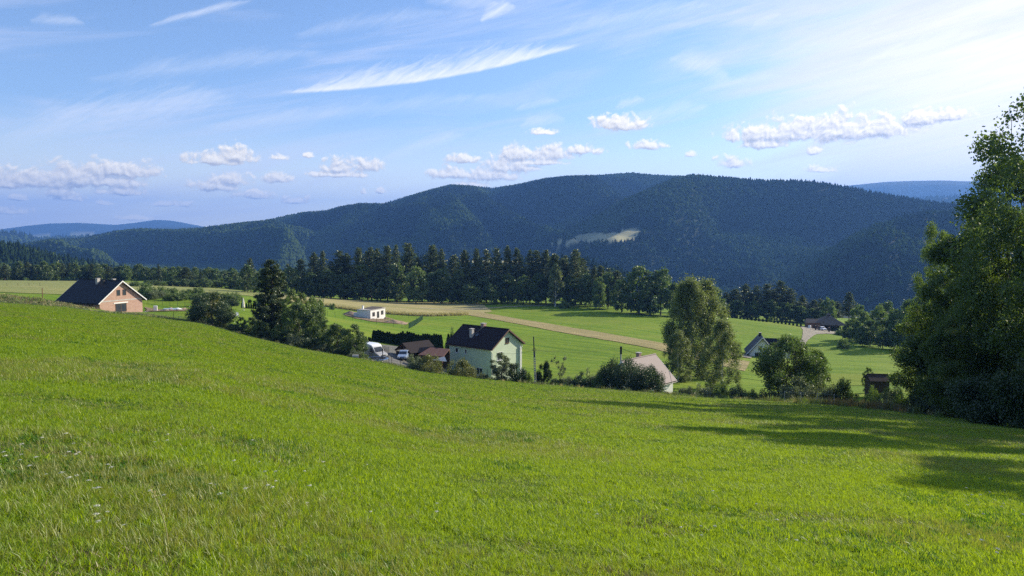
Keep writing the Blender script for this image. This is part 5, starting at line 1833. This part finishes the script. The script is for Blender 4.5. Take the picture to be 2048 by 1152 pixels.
# parasol and garden seat
t = empty('parasol', G(487, 166), 0, 'folded cream parasol on the little lawn between the dark trees', 'parasol')
MB().tube([(0, 0, 0), (0, 0, 2.9)], 0.03, 8).build('pole', M_STEEL, t)
MB().lathe([(0.02, 2.95), (0.14, 2.6), (0.22, 2.0), (0.30, 1.3), (0.34, 0.75), (0.24, 0.55), (0.05, 0.75)], seg=10).build('canopy', M_CLOTH, t, smooth_=True)
MB().lathe([(0.0, 0.12), (0.3, 0.10), (0.32, 0.0), (0.0, 0.0)], seg=12).build('base', M_CONC, t)
t = empty('garden_chair', G(475, 152), 0.6, 'white plastic garden chair half hidden by the wide dark tree', 'chair')
MB().box(-0.28, 0.28, -0.28, 0.28, 0.42, 0.47).build('seat', M_PVC, t)
MB().box(-0.28, 0.28, 0.24, 0.29, 0.47, 1.05).build('backrest', M_PVC, t)
for sx in (-0.25, 0.25):
    for sy in (-0.25, 0.25):
        MB().box(sx - 0.03, sx + 0.03, sy - 0.03, sy + 0.03, -0.1, 0.42).build('leg', M_PVC, t)

# --- pink-brown roofed white house
def pink_house():
    rz = math.radians(225 - 180)       # ridge runs near-left to far-right
    L, W, hw, rise = 8.5, 7.2, 3.4, 3.3
    # far right eave corner known; find the near corner (+x,-y) from it
    far = P(1346, 758, 112)
    c, s = math.cos(rz), math.sin(rz)
    centre = far - Vector((c * L / 2 + s * W / 2, s * L / 2 - c * W / 2, 0))
    near = centre + Vector((c * L / 2 + s * W / 2, s * L / 2 - c * W / 2, 0))
    near.z -= hw
    r, wl, rf, k = gable_house('white_house', 'white house with a pink-brown sheet roof, half hidden by dark bushes', 'house', near, rz, L, W, hw, rise, 0.5, 0.35, M_WHITE, M_ROOFP, M_PVC, foot=4)
    chimney(rf, 1.6, 1.2, 0.6, 5.0, 7.35, M_BRICKR)
    window(wl, on_wall('long', L, W), -1.6, 1.0, 1.1, 1.2, M_PVC, 1)
    window(wl, on_wall('gable', L, W), 0.4, 1.0, 1.1, 1.2, M_PVC, 1)


pink_house()


# --- white house with steep dark roof
def far_white_house():
    rz = math.radians(-104)
    L, W, hw, rise = 8.0, 7.0, 2.6, 4.0
    near = P(1499, 703, 205)
    c, s = math.cos(rz), math.sin(rz)
    centre = near + Vector((s * W / 2, -c * W / 2, 0)) * -1 - Vector((c * L / 2, s * L / 2, 0))
    nc = centre + Vector((c * L / 2 + s * W / 2, s * L / 2 - c * W / 2, 0))
    nc.z -= hw
    r, wl, rf, k = gable_house('white_house', 'white house with steep black roofs behind the many-stemmed tree', 'house', nc, rz, L, W, hw, rise, 0.9, 0.8, M_WHITE, M_ROOFN, M_PVC, foot=3, thick=0.35)
    window(wl, on_wall('gable', L, W), -0.6, 3.1, 1.0, 1.2, M_BLACKM, 0)
    window(wl, on_wall('gable', L, W), -1.2, 0.4, 1.6, 2.0, M_BLACKM, 1)
    # cross wing running off to the right
    cb = MB()
    cb.slab([(-4.6, 0.5, 6.1), (-4.6, 9.0, 6.1), (-1.0, 9.0, 6.1), (-1.0, 0.5, 6.1)][::-1], 0.2)
    wing = MB()
    wing.box(-4.2, 0.2, W / 2 + 0.01, W / 2 + 4.6, -3, 2.6)
    wing.build('wing_wall', M_WHITE, wl)
    rw = MB()
    rw.slab([(-4.9, W / 2 - 2.6, 2.3), (-4.9, W / 2 + 5.0, 2.3), (-2.0, W / 2 + 5.0, 5.9), (-2.0, W / 2 - 2.6, 5.9)][::-1], 0.22)
    rw.slab([(0.9, W / 2 - 2.6, 2.3), (0.9, W / 2 + 5.0, 2.3), (-2.0, W / 2 + 5.0, 5.9), (-2.0, W / 2 - 2.6, 5.9)], 0.22)
    rw.build('wing_roof', M_ROOFN, r)
    chimney(rf, -1.4, -0.2, 0.7, 6.0, 7.5, M_ROOFN)


far_white_house()


# --- wooden pavilion with a hipped shingle roof
def pavilion():
    base = G(1656, 303)
    r = empty('wooden_pavilion', base, math.radians(-14), 'wooden pavilion with a wide hipped shingle roof at the end of the driveway', 'pavilion')
    ex, ey, h0, h1 = 6.6, 5.2, 2.7, 6.0
    rb = MB().poly([(-ex, -ey, h0), (ex, -ey, h0), (ex, ey, h0), (-ex, ey, h0), (-0.9, -0.9, h1), (0.9, -0.9, h1), (0.9, 0.9, h1), (-0.9, 0.9, h1), (-ex, -ey, h0 - 0.18), (ex, -ey, h0 - 0.18), (ex, ey, h0 - 0.18), (-ex, ey, h0 - 0.18)],
                  [(0, 1, 5, 4), (1, 2, 6, 5), (2, 3, 7, 6), (3, 0, 4, 7), (4, 5, 6, 7), (8, 9, 1, 0), (9, 10, 2, 1), (10, 11, 3, 2), (11, 8, 0, 3), (11, 10, 9, 8)])
    roof = rb.build('roof', M_SHINGLE, r)
    MB().box(-0.6, 0.6, -0.6, 0.6, h1 - 0.1, h1 + 0.5).build('cupola', M_DARKWOOD, roof)
    MB().poly([(-1.1, -1.1, h1 + 0.5), (1.1, -1.1, h1 + 0.5), (1.1, 1.1, h1 + 0.5), (-1.1, 1.1, h1 + 0.5), (0, 0, h1 + 1.4)], [(3, 2, 1, 0), (0, 1, 4), (1, 2, 4), (2, 3, 4), (3, 0, 4)]).build('cupola_roof', M_SHINGLE, roof)
    for x in (-5.6, -2.8, 0.0, 2.8, 5.6):
        for y in (-4.4, 4.4):
            MB().box(x - 0.14, x + 0.14, y - 0.14, y + 0.14, -0.8, h0 - 0.02).build('post', M_PLANK, r)
    MB().box(1.6, 5.4, -4.3, -4.0, -0.8, 1.1).build('low_wall', M_STONE, r)
    MB().box(5.35, 6.1, -4.75, -4.0, -0.8, 2.5).build('stone_pillar', M_STONE, r)
    MB().box(-5.0, 5.0, 2.6, 4.0, -0.8, 2.4).build('back_wall', M_DARKWOOD, r)
    s = empty('board_shed', G(1624, 302), math.radians(-14), 'brown board shed with a low grey roof left of the pavilion', 'shed')
    MB().box(-2.6, 2.6, -2.4, 2.4, -0.8, 2.5).build('wall', M_PLANK, s)
    MB().poly([(-3.1, -3.0, 2.52), (3.1, -3.0, 2.52), (3.1, 3.0, 2.52), (-3.1, 3.0, 2.52), (-2.5, 0, 4.0), (2.9, 0, 4.0)], [(3, 2, 1, 0), (0, 1, 5, 4), (2, 3, 4, 5), (1, 2, 5), (3, 0, 4)]).build('roof', M_SHINGLE, s)
    MB().box(0.2, 1.2, -2.45, -2.405, -0.4, 1.9).build('door', M_DARKWOOD, s)
    t = empty('round_tank', G(1619, 296), 0, 'white round tank in front of the board shed', 'tank')
    MB().lathe([(0.0, 1.35), (0.45, 1.3), (0.6, 1.05), (0.62, 0.2), (0.55, 0.0), (0, 0)], seg=14).build('tank', M_WHITE, t, smooth_=True)
    MB().lathe([(0.0, 1.45), (0.16, 1.42), (0.18, 1.3)], seg=10).build('lid', M_BLACKM, t)


pavilion()


# --- dark hut, carport, low roof
def simple_shed(name, label, u, Y, rz, L, W, h, rise, wm, rm, foot=1.5, over=0.35):
    near = G(u, Y)
    return gable_house(name, label, 'shed', near, rz, L, W, h, rise, over, over, wm, rm, M_DARKWOOD, foot=foot, thick=0.12)


nr = P(1778, 792, 108)
hut_r, hut_w, hut_f, hut_k = gable_house('wooden_hut', 'dark weathered wooden hut standing beside the tall trees', 'hut', nr, math.radians(-8), 2.7, 2.6, 2.3, 0.65, 0.2, 0.2, M_DARKWOOD, M_DARKWOOD, M_DARKWOOD, foot=1.5, thick=0.1)
MB().box(-0.45, 0.45, -1.345, -1.305, 0.0, 1.8).build('door', M_DARKWOOD, hut_w)


def carport():
    rm = P(831.5, 682.7, 131)
    rz = math.radians(42)
    hx, ye, h, rise = 2.95, 2.75, 2.0, 1.6
    r = empty('carport', (rm.x, rm.y, rm.z - h - rise), rz, 'open timber carport with a dark brown gable roof', 'carport')
    rb = MB()
    rb.slab([(-hx, -ye, h), (hx, -ye, h), (hx, 0, h + rise), (-hx, 0, h + rise)], 0.12)
    rb.slab([(-hx, 0.0, h + rise + 0.002), (hx, 0.0, h + rise + 0.002), (hx, ye, h), (-hx, ye, h)], 0.12)
    rf = rb.build('roof', M_ROOFB, r)
    tb = MB()
    for x in (-2.7, 0, 2.7):
        for sy in (-1, 1):
            tb.tube([(x, sy * (ye - 0.1), h - 0.18), (x, 0, h + rise - 0.2)], 0.08, 4)
        tb.tube([(x, -ye + 0.1, h - 0.2), (x, ye - 0.1, h - 0.2)], 0.08, 4)
        tb.tube([(x, 0, h - 0.2), (x, 0, h + rise - 0.2)], 0.07, 4)
    tb.build('roof_truss', M_PLANK, rf)
    for x in (-2.6, 2.6):
        for y in (-2.5, 0, 2.5):
            MB().box(x - 0.08, x + 0.08, y - 0.08, y + 0.08, -1.5, h - 0.28).build('post', M_PLANK, r)
    MB().box(-2.6, 2.6, 2.3, 2.42, -1.5, 1.7).build('back_wall', M_DARKWOOD, r)
    MB().box(2.5, 2.6, -2.4, 2.28, -1.5, 1.7).build('side_wall', M_DARKWOOD, r)
    s = empty('garden_shelter', P(872, 719, 124), math.radians(-20), 'low reddish-brown roof beside the green house', 'shelter')
    MB().slab([(-2.6, -1.8, 1.0), (2.3, -1.8, 0.95), (1.9, 1.6, 1.75), (-1.9, 1.6, 1.85)], 0.1).build('roof', M_ROOFR, s)
    for x in (-2.2, 2.0):
        for y in (-1.6, 1.3):
            MB().box(x - 0.07, x + 0.07, y - 0.07, y + 0.07, -1.8, 0.9 if y < 0 else 1.6).build('post', M_PLANK, s)
    MB().slab([(0.6, -2.9, 0.45), (3.4, -2.8, 0.35), (2.6, -1.9, 1.0), (1.6, -1.85, 0.75)], 0.06).build('awning', M_CLOTH, s)
    MB().box(-2.0, 2.0, 1.2, 1.3, -1.8, 1.4).build('back_wall', M_DARKWOOD, s)


carport()


# --- vehicles
def make_van():
    g = G(741, 118)
    z = P(741, 718, 118).z
    r = empty('delivery_van', (g.x + 0.2, g.y, z), math.radians(-38), 'white high-roofed delivery van parked behind the trampoline', 'van')
    L, W = 5.9, 2.05
    prof = [(-2.95, 0.45), (2.75, 0.45), (2.92, 0.75), (2.90, 1.05), (2.62, 1.22), (2.05, 1.38), (1.45, 2.25), (1.15, 2.55), (0.5, 2.68), (-2.85, 2.68), (-2.95, 2.5)]
    MB().prism(prof, -W / 2, W / 2).build('body', M_VAN, r, 0.09)
    c0, c1 = (2.02, 1.44), (1.50, 2.19)
    d = 0.03
    MB().poly([(c0[0] + d, -0.86, c0[1]), (c0[0] + d, 0.86, c0[1]), (c1[0] + d, 0.80, c1[1]), (c1[0] + d, -0.80, c1[1]), (c0[0] - 0.1, -0.86, c0[1]), (c0[0] - 0.1, 0.86, c0[1]), (c1[0] - 0.1, 0.80, c1[1]), (c1[0] - 0.1, -0.80, c1[1])],
              [(0, 1, 2, 3), (7, 6, 5, 4), (0, 4, 5, 1), (1, 5, 6, 2), (2, 6, 7, 3), (3, 7, 4, 0)]).build('windscreen', M_GLASS, r)
    for sy in (-1, 1):
        y = sy * (W / 2 + 0.012)
        MB().poly([(1.78, y, 1.42), (0.75, y, 1.42), (0.75, y, 2.08), (1.36, y, 2.08), (1.78, y - sy * 0.03, 1.42), (0.75, y - sy * 0.03, 1.42), (0.75, y - sy * 0.03, 2.08), (1.36, y - sy * 0.03, 2.08)],
                  [(0, 1, 2, 3), (7, 6, 5, 4), (0, 4, 5, 1), (1, 5, 6, 2), (2, 6, 7, 3), (3, 7, 4, 0)]).build('side_window', M_GLASS, r)
        mir = MB().box(1.62, 1.74, min(y, y + sy * 0.28), max(y, y + sy * 0.28), 1.38, 1.75).build('mirror', M_BLACKM, r, 0.02)
        MB().box(2.55, 2.86, min(sy * 0.55, sy * 0.93), max(sy * 0.55, sy * 0.93), 0.88, 1.12).build('headlight', M_LAMP, r, 0.03)
        MB().box(-2.6, 0.45, min(y, y + sy * 0.015), max(y, y + sy * 0.015), 0.72, 0.84).build('side_trim', M_BLACKM, r)
        for x in (-1.75, 1.85):
            w = MB()
            w.tube([(x, sy * 0.80, 0.34), (x, sy * 1.05, 0.34)], 0.34, 18)
            wo = w.build('wheel', M_RUBBER, r)
            MB().tube([(x, sy * 1.04, 0.34), (x, sy * 1.07, 0.34)], 0.20, 12).build('rim', M_STEEL, wo)
    MB().box(2.80, 3.0, -0.98, 0.98, 0.42, 0.72).build('bumper', M_BLACKM, r, 0.04)
    MB().box(2.88, 2.935, -0.5, 0.5, 0.80, 0.98).build('grille', M_BLACKM, r)


make_van()


def make_car(label, pos, rz, paint):
    r = empty('parked_car', pos, rz, label, 'car')
    body = [(-2.0, 0.32), (2.0, 0.32), (2.08, 0.55), (2.0, 0.78), (1.0, 0.92), (-1.75, 0.95), (-2.05, 0.8)]
    MB().prism(body, -0.84, 0.84).build('body', paint, r, 0.06)
    cab = [(-1.7, 0.93), (1.0, 0.90), (0.35, 1.40), (-0.2, 1.48), (-1.1, 1.45), (-1.6, 1.2)]
    cb = MB().prism(cab, -0.70, 0.70).build('cabin', paint, r, 0.05)
    MB().poly([(0.93, -0.66, 0.97), (0.93, 0.66, 0.97), (0.42, 0.60, 1.37), (0.42, -0.60, 1.37), (0.83, -0.66, 0.93), (0.83, 0.66, 0.93), (0.32, 0.6, 1.33), (0.32, -0.6, 1.33)],
              [(0, 1, 2, 3), (7, 6, 5, 4), (0, 4, 5, 1), (1, 5, 6, 2), (2, 6, 7, 3), (3, 7, 4, 0)]).build('windscreen', M_GLASS, cb)
    for sy in (-1, 1):
        y = sy * 0.705
        MB().box(-1.35, 0.35, min(y, y + sy * 0.012), max(y, y + sy * 0.012), 0.98, 1.32).build('side_window', M_GLASS, cb)
        MB().box(1.85, 2.07, min(sy * 0.5, sy * 0.8), max(sy * 0.5, sy * 0.8), 0.6, 0.76).build('headlight', M_LAMP, r, 0.02)
        for x in (-1.25, 1.25):
            wo = MB().tube([(x, sy * 0.66, 0.3), (x, sy * 0.86, 0.3)], 0.30, 16).build('wheel', M_RUBBER, r)
            MB().tube([(x, sy * 0.85, 0.3), (x, sy * 0.88, 0.3)], 0.18, 10).build('rim', M_STEEL, wo)
    MB().box(2.03, 2.10, -0.4, 0.4, 0.42, 0.58).build('grille', M_BLACKM, r)
    return r


p = P(808, 717, 127)
make_car('pale blue car parked at the mouth of the carport', (p.x, p.y, p.z), math.radians(-92), M_CARB)
g = G(1645, 293)
make_car('white car parked under the front edge of the pavilion', (g.x, g.y, g.z + 0.2), math.radians(-85), M_VAN)


# --- trampoline
def trampoline():
    z = P(753, 717, 110).z
    c = P(753, 717, 110)
    r = empty('trampoline', (c.x, c.y, z - 0.75), 0.2, 'round garden trampoline with a blue rim pad and a safety net on poles', 'trampoline')
    R = 1.85
    MB().lathe([(R, 0.78), (R - 0.32, 0.80), (R - 0.32, 0.75), (R, 0.73), (R, 0.78)], seg=28).build('rim_pad', M_BLUE, r)
    MB().lathe([(0.0, 0.74), (R - 0.33, 0.755), (R - 0.33, 0.735), (0.0, 0.72)], seg=28).build('jumping_mat', M_BLACKM, r)
    for k in range(6):
        a = 2 * math.pi * k / 6
        x, y = (R + 0.06) * math.cos(a), (R + 0.06) * math.sin(a)
        MB().tube([(x, y, -0.1), (x, y, 2.55)], 0.035, 8).build('pole', M_BLACKM, r)
        MB().tube([(x, y, -0.05), (x * 0.8, y * 0.8, 0.0), (x * 0.8, y * 0.8, 0.72)], 0.03, 6).build('leg', M_STEEL, r)
    m, nt, b = new_mat('safety_net')
    b.inputs['Base Color'].default_value = (0.03, 0.03, 0.035, 1)
    b.inputs['Roughness'].default_value = 0.9
    tc = nt.nodes.new('ShaderNodeTexCoord')
    b.inputs['Alpha'].default_value = 0.30
    net = MB()
    for k in range(28):
        a0, a1 = 2 * math.pi * k / 28, 2 * math.pi * (k + 1) / 28
        q = R - 0.05
        net.poly([(q * math.cos(a0), q * math.sin(a0), 0.8), (q * math.cos(a1), q * math.sin(a1), 0.8), (q * math.cos(a1), q * math.sin(a1), 2.45), (q * math.cos(a0), q * math.sin(a0), 2.45)], [(0, 1, 2, 3)])
    net.build('safety_net', m, r)


trampoline()


# --- poles and wires
def concrete_pole():
    foot = G(1071, 98.5)
    top = P(1067, 673, 98.5)
    H = top.z - foot.z
    r = empty('utility_pole', foot, 0.15, 'lattice concrete utility pole with a round insulator ring in front of the green house', 'utility pole')
    mb = MB()
    lat = (top.x - foot.x)
    n = 15
    hm = H * 0.66
    for sx in (-1, 1):
        mb.tube([(sx * 0.13, 0, -0.5), (sx * 0.09 + lat * 0.6, 0, hm)], [0.055, 0.045], 5)
    for k in range(n):
        t = k / (n - 1)
        z = hm * t
        mb.box(-0.13 + lat * 0.6 * t, 0.13 + lat * 0.6 * t, -0.05, 0.05, z, z + 0.16)
    mb.build('concrete_frame', M_CONC, r)
    MB().tube([(lat * 0.58, 0.0, hm - 0.6), (lat, 0, H)], [0.085, 0.075], 8).build('top_tube', M_BLACKM, r)
    ring = []
    for k in range(17):
        a = 2 * math.pi * k / 16
        ring.append((lat * 0.65 + 0.22 * math.cos(a), -0.12, hm + 0.45 + 0.22 * math.sin(a)))
    MB().tube(ring, 0.03, 6).build('coiled_cable', M_BLACKM, r)
    return foot + Vector((lat * 0.65, 0, hm + 0.4)), foot + Vector((lat, 0, H))


wp, wtop = concrete_pole()
foot2 = G(1241, 118)
top2 = P(1240.5, 693, 118)
r2 = empty('utility_pole', foot2, 0, 'pale concrete pole with a dark cap behind the big dark bush', 'utility pole')
H2 = top2.z - foot2.z
MB().tube([(0, 0, -0.5), (0, 0, H2 - 0.9)], [0.17, 0.12], 10).build('shaft', M_CONC, r2)
MB().box(-0.16, 0.16, -0.14, 0.14, H2 - 1.3, H2).build('cap', M_BLACKM, r2)


def wire(name, label, a, b, sag, rad=0.022, group=None):
    pts = [Vector(a).lerp(Vector(b), i / 24) - Vector((0, 0, sag * 4 * (i / 24) * (1 - i / 24))) for i in range(25)]
    o = MB().tube(pts, rad, 5).build(name, M_RUBBER)
    tag(o, label, 'cable', group)


wire('overhead_cable', 'thin cable from the lattice pole to the pole behind the dark bush', wp, top2 - Vector((0, 0, 0.3)), 0.45, 0.015)
wire('overhead_cable', 'thin cable from the lattice pole to the wall of the green house', wp, P(1003, 706, 123), 0.3, 0.015)
wire('overhead_cable', 'long cable from the second pole past the birches towards the dark hut', top2 - Vector((0, 0, 0.3)), P(1790, 768, 100), 2.2, 0.03)
# short post on the left field, tripod stand
t = empty('wooden_post', G(85, 182), 0, 'single wooden post standing on the bank left of the brick house', 'post')
MB().tube([(0, 0, -0.3), (0.05, 0, 2.7)], [0.11, 0.09], 8).build('shaft', M_PLANK, t)
t = empty('tripod_stand', G(67, 168), 0, 'small dark three-legged stand on the weedy bank', 'stand')
for k in range(3):
    a = 2.1 * k + 0.4
    MB().tube([(0.55 * math.cos(a), 0.55 * math.sin(a), -0.1), (0, 0, 1.15)], 0.035, 5).build('leg', M_BLACKM, t)
MB().tube([(-0.1, 0, 1.1), (0.25, 0, 1.3)], 0.05, 5).build('head', M_BLACKM, t)
t = empty('compost_drum', G(711, 105.3), 0, 'pale drum lying in the grass left of the trampoline', 'drum')
MB().tube([(-0.45, 0, 0.3), (0.45, 0.1, 0.3)], 0.3, 14).build('drum', M_CONC, t)
MB().tube([(0.44, 0.1, 0.3), (0.48, 0.1, 0.3)], 0.27, 14).build('lid', M_BLACKM, t)


# --- fences
def fence(name, label, pts, hgt, rad, mat, wires=3, step=1, mesh=None, sinkto=None):
    """pts: world ground points of the posts"""
    base = pts[0]
    r = empty(name, base, 0, label, 'fence')
    tops = []
    for p in pts:
        q = p - base
        MB().tube([(q.x, q.y, q.z - 0.3), (q.x, q.y, q.z + hgt)], rad, 6).build('post', mat, r)
        tops.append(q)
    mb = MB()
    for k in range(wires):
        z = hgt * (0.08 + 0.88 * k / max(1, wires - 1))
        mb.tube([(q.x, q.y, q.z + z) for q in tops], 0.008 if mesh is None else 0.012, 4, False)
    if mesh:
        for a, b in zip(tops, tops[1:]):
            n = max(2, int((b - a).length / mesh))
            for i in range(n):
                p = a.lerp(b, i / n)
                mb.box(p.x - 0.012, p.x + 0.012, p.y - 0.012, p.y + 0.012, p.z + hgt * 0.05, p.z + hgt * 0.97)
    mb.build('wire_mesh', mat, r)


def edge_pt(u, back):
    th = math.atan2(P(u, 600, 1).x, 1.0)
    rr = float(np.interp(th, E_TH, E_R)) + back
    x, y = rr * math.sin(th), rr * math.cos(th)
    return Vector((x, y, hz(x, y)))


fence('wire_fence', 'long wire mesh fence on thin posts along the lower meadow edge', [edge_pt(u, 1.0) for u in (346, 369, 396, 424, 452, 482, 508, 533, 557, 582, 606, 632, 656, 680, 704, 722, 742, 764, 782, 800, 822, 850, 874, 898, 925, 950, 975, 1002, 1028, 1052)], 1.5, 0.035, M_BLACKM, 5)
fence('wire_fence', 'fence of slim posts in front of the small block building', [G(u, Y) for u, Y in ((642, 208), (655, 207), (670, 206), (688, 205), (705, 204), (722, 203), (738, 202), (753, 201), (770, 199), (787, 198), (804, 197))], 1.7, 0.04, M_GREENM, 4)
fence('wire_fence', 'fence of slim posts behind the small block building', [G(u, Y) for u, Y in ((640, 252), (653, 251), (668, 250), (684, 249), (776, 248), (788, 247), (804, 246), (817, 245), (833, 243))], 1.7, 0.04, M_GREENM, 4)
fence('panel_fence', 'green metal panel fence seen end-on right of the block building', [G(u, Y) for u, Y in ((817.5, 197), (821, 202), (825, 207.5), (829, 213), (833, 219), (837, 225), (841, 231), (845.5, 238))], 1.75, 0.045, M_GREENM, 8, mesh=0.28)
fence('wire_fence', 'wire fence with wooden posts on the far yellowish field', [G(u, 292) for u in (-30, -8, 14, 36, 58, 80)], 1.3, 0.06, M_DARKWOOD, 2)
fence('wire_fence', 'wire fence behind the garden of the brick house', [G(u, Y) for u, Y in ((296, 196), (310, 196), (325, 196), (340, 195), (355, 195), (370, 194), (385, 193))], 1.4, 0.04, M_BLACKM, 3)
fence('wire_fence', 'low fence with thin posts below the many-stemmed tree', [edge_pt(u, 0.6) for u in (1575, 1608, 1641, 1675)], 1.3, 0.035, M_CONC, 3)
for i, (u, d) in enumerate(((1631, 290.5), (1638, 290), (1658, 289))):
    t = empty('gate_post', G(u, d), 0, '%s gate post from the left at the pavilion driveway' % ordinal(i), 'post', 'gate posts at the pavilion driveway')
    MB().box(-0.22, 0.22, -0.22, 0.22, -0.3, 1.9).build('shaft', M_DARKWOOD, t)
    MB().box(-0.28, 0.28, -0.28, 0.28, 1.9, 2.0).build('cap', M_STONE, t)


# --- tiny farmhouses far away on the pasture of the mountain
for i, (u, v, Y, lab) in enumerate([(1128, 489, 1560, 'tiny white farmhouse on the left edge of the mountain pasture'), (1150, 486, 1580, 'tiny white house between the two pale clearings'), (1136, 494, 1520, 'tiny white farm building lowest on the mountain slope')]):
    pz = P(u, v, Y)
    near = Vector((pz.x, pz.y, hz(pz.x, pz.y) + 1))
    hut_r, hut_w, hut_f, hut_k = gable_house('farmhouse', lab, 'house', near, 0.5 + i, 11, 8, 5, 4, 0.6, 0.6, M_WHITE, M_ROOFB, M_WOODF, foot=6)
    window(hut_w, on_wall('long', 11, 8), -2, 1.5, 1.4, 1.4, M_BLACKM, 0)


# --- flowers in the near meadow
def flowers():
    m = plain('umbel_white', (0.62, 0.62, 0.50), 0.9, var=0.1)
    rng = np.random.default_rng(5)
    stem = MB().tube([(0, 0, -0.03), (0.01, 0, 0.08), (0.0, 0.01, 0.16)], 0.0018, 4)
    sm = bpy.data.meshes.new('stem')
    sm.from_pydata(stem.v, [], stem.f)
    sm.materials.append(M_GRASS)
    C = np.column_stack((rng.normal(0, 0.012, 60), rng.normal(0, 0.012, 60), 0.16 + rng.normal(0, 0.0025, 60)))
    C[:, 2] -= (C[:, 0] ** 2 + C[:, 1] ** 2) * 6
    V, Fq = quads_at(C, 0.009, rng, 1.0, 1.0)
    hm = fast_mesh('flower_head', V, Fq, m)
    n = 0
    patches = [(120, 935, 90), (40, 935, 50), (600, 960, 110), (560, 950, 60), (210, 1045, 60), (1990, 1020, 70), (1990, 1100, 60), (1500, 1110, 200), (900, 1050, 400), (700, 880, 300), (1350, 1050, 200), (300, 990, 250)]
    while n < 90:
        a = patches[rng.integers(0, len(patches))]
        u, v = rng.normal(a[0], a[2] * 0.6), rng.normal(a[1], 26)
        if not (0 < u < 2048 and 860 < v < 1150):
            continue
        # march down the ray to the meadow
        lo, hi = 2.5, 90.0
        for _ in range(24):
            md = (lo + hi) / 2
            q = P(u, v, md)
            if hz(q.x, q.y) > q.z:
                hi = md
            else:
                lo = md
        q = P(u, v, lo)
        side = 'left' if u < 420 else ('middle' if u < 1300 else 'right')
        o = empty('wild_carrot', (q.x, q.y, hz(q.x, q.y)), rng.uniform(0, 6), 'small white umbel flower in the %s part of the near meadow' % side, 'flower', 'white umbel flowers in the %s part of the meadow' % side)
        s = rng.uniform(0.55, 0.95)
        o.scale = (s, s, s * 0.9)
        link('stem', sm, o)
        link('flower_head', hm, o)
        n += 1
    # bent dry stalk near the lower left
    for k, (u, v, Y, dx, h, lab) in enumerate([(338, 1120, 4.6, -0.12, 0.42, 'tall dry grass stalk leaning left in the near meadow'), (1195, 1110, 4.7, -0.07, 0.16, 'short dry stalk near the bottom middle of the meadow')]):
        g = G(u, Y)
        r = empty('dry_stalk', g, 0, lab, 'grass stalk')
        pts = [(dx * t * t, 0.02 * t, h * t - 0.02) for t in [i / 8 for i in range(9)]]
        MB().tube(pts, [0.003 - 0.002 * i / 8 for i in range(9)], 5).build('stem', M_STRAWL, r)
        rg = np.random.default_rng(k)
        tt = rg.uniform(0.75, 1.0, 40)
        C = np.column_stack((dx * tt * tt + rg.normal(0, 0.008, 40), rg.normal(0.02, 0.008, 40), h * tt))
        V, Fq = quads_at(C, 0.008, rg, 0, 2.5)
        link('seed_head', fast_mesh('seed_head', V, Fq, M_STRAWL), r)


flowers()


# ------------------------------------------------------------------ haze: the air between here and the mountains
def build_haze():
    m = bpy.data.materials.new('haze_air')
    m.use_nodes = True
    nt = m.node_tree
    nt.nodes.clear()
    out = nt.nodes.new('ShaderNodeOutputMaterial')
    pv = nt.nodes.new('ShaderNodeVolumePrincipled')
    pv.inputs['Color'].default_value = (*HAZE_COLOR, 1)
    pv.inputs['Density'].default_value = HAZE_DENSITY
    pv.inputs['Anisotropy'].default_value = 0.2
    nt.links.new(pv.outputs[0], out.inputs['Volume'])
    mb = MB().box(-15000, 15000, -15000, 15000, -3200, 735)
    o = mb.build('haze', m)
    tag(o, 'thin blue air haze between the meadow and the mountains', kind='stuff')


build_haze()
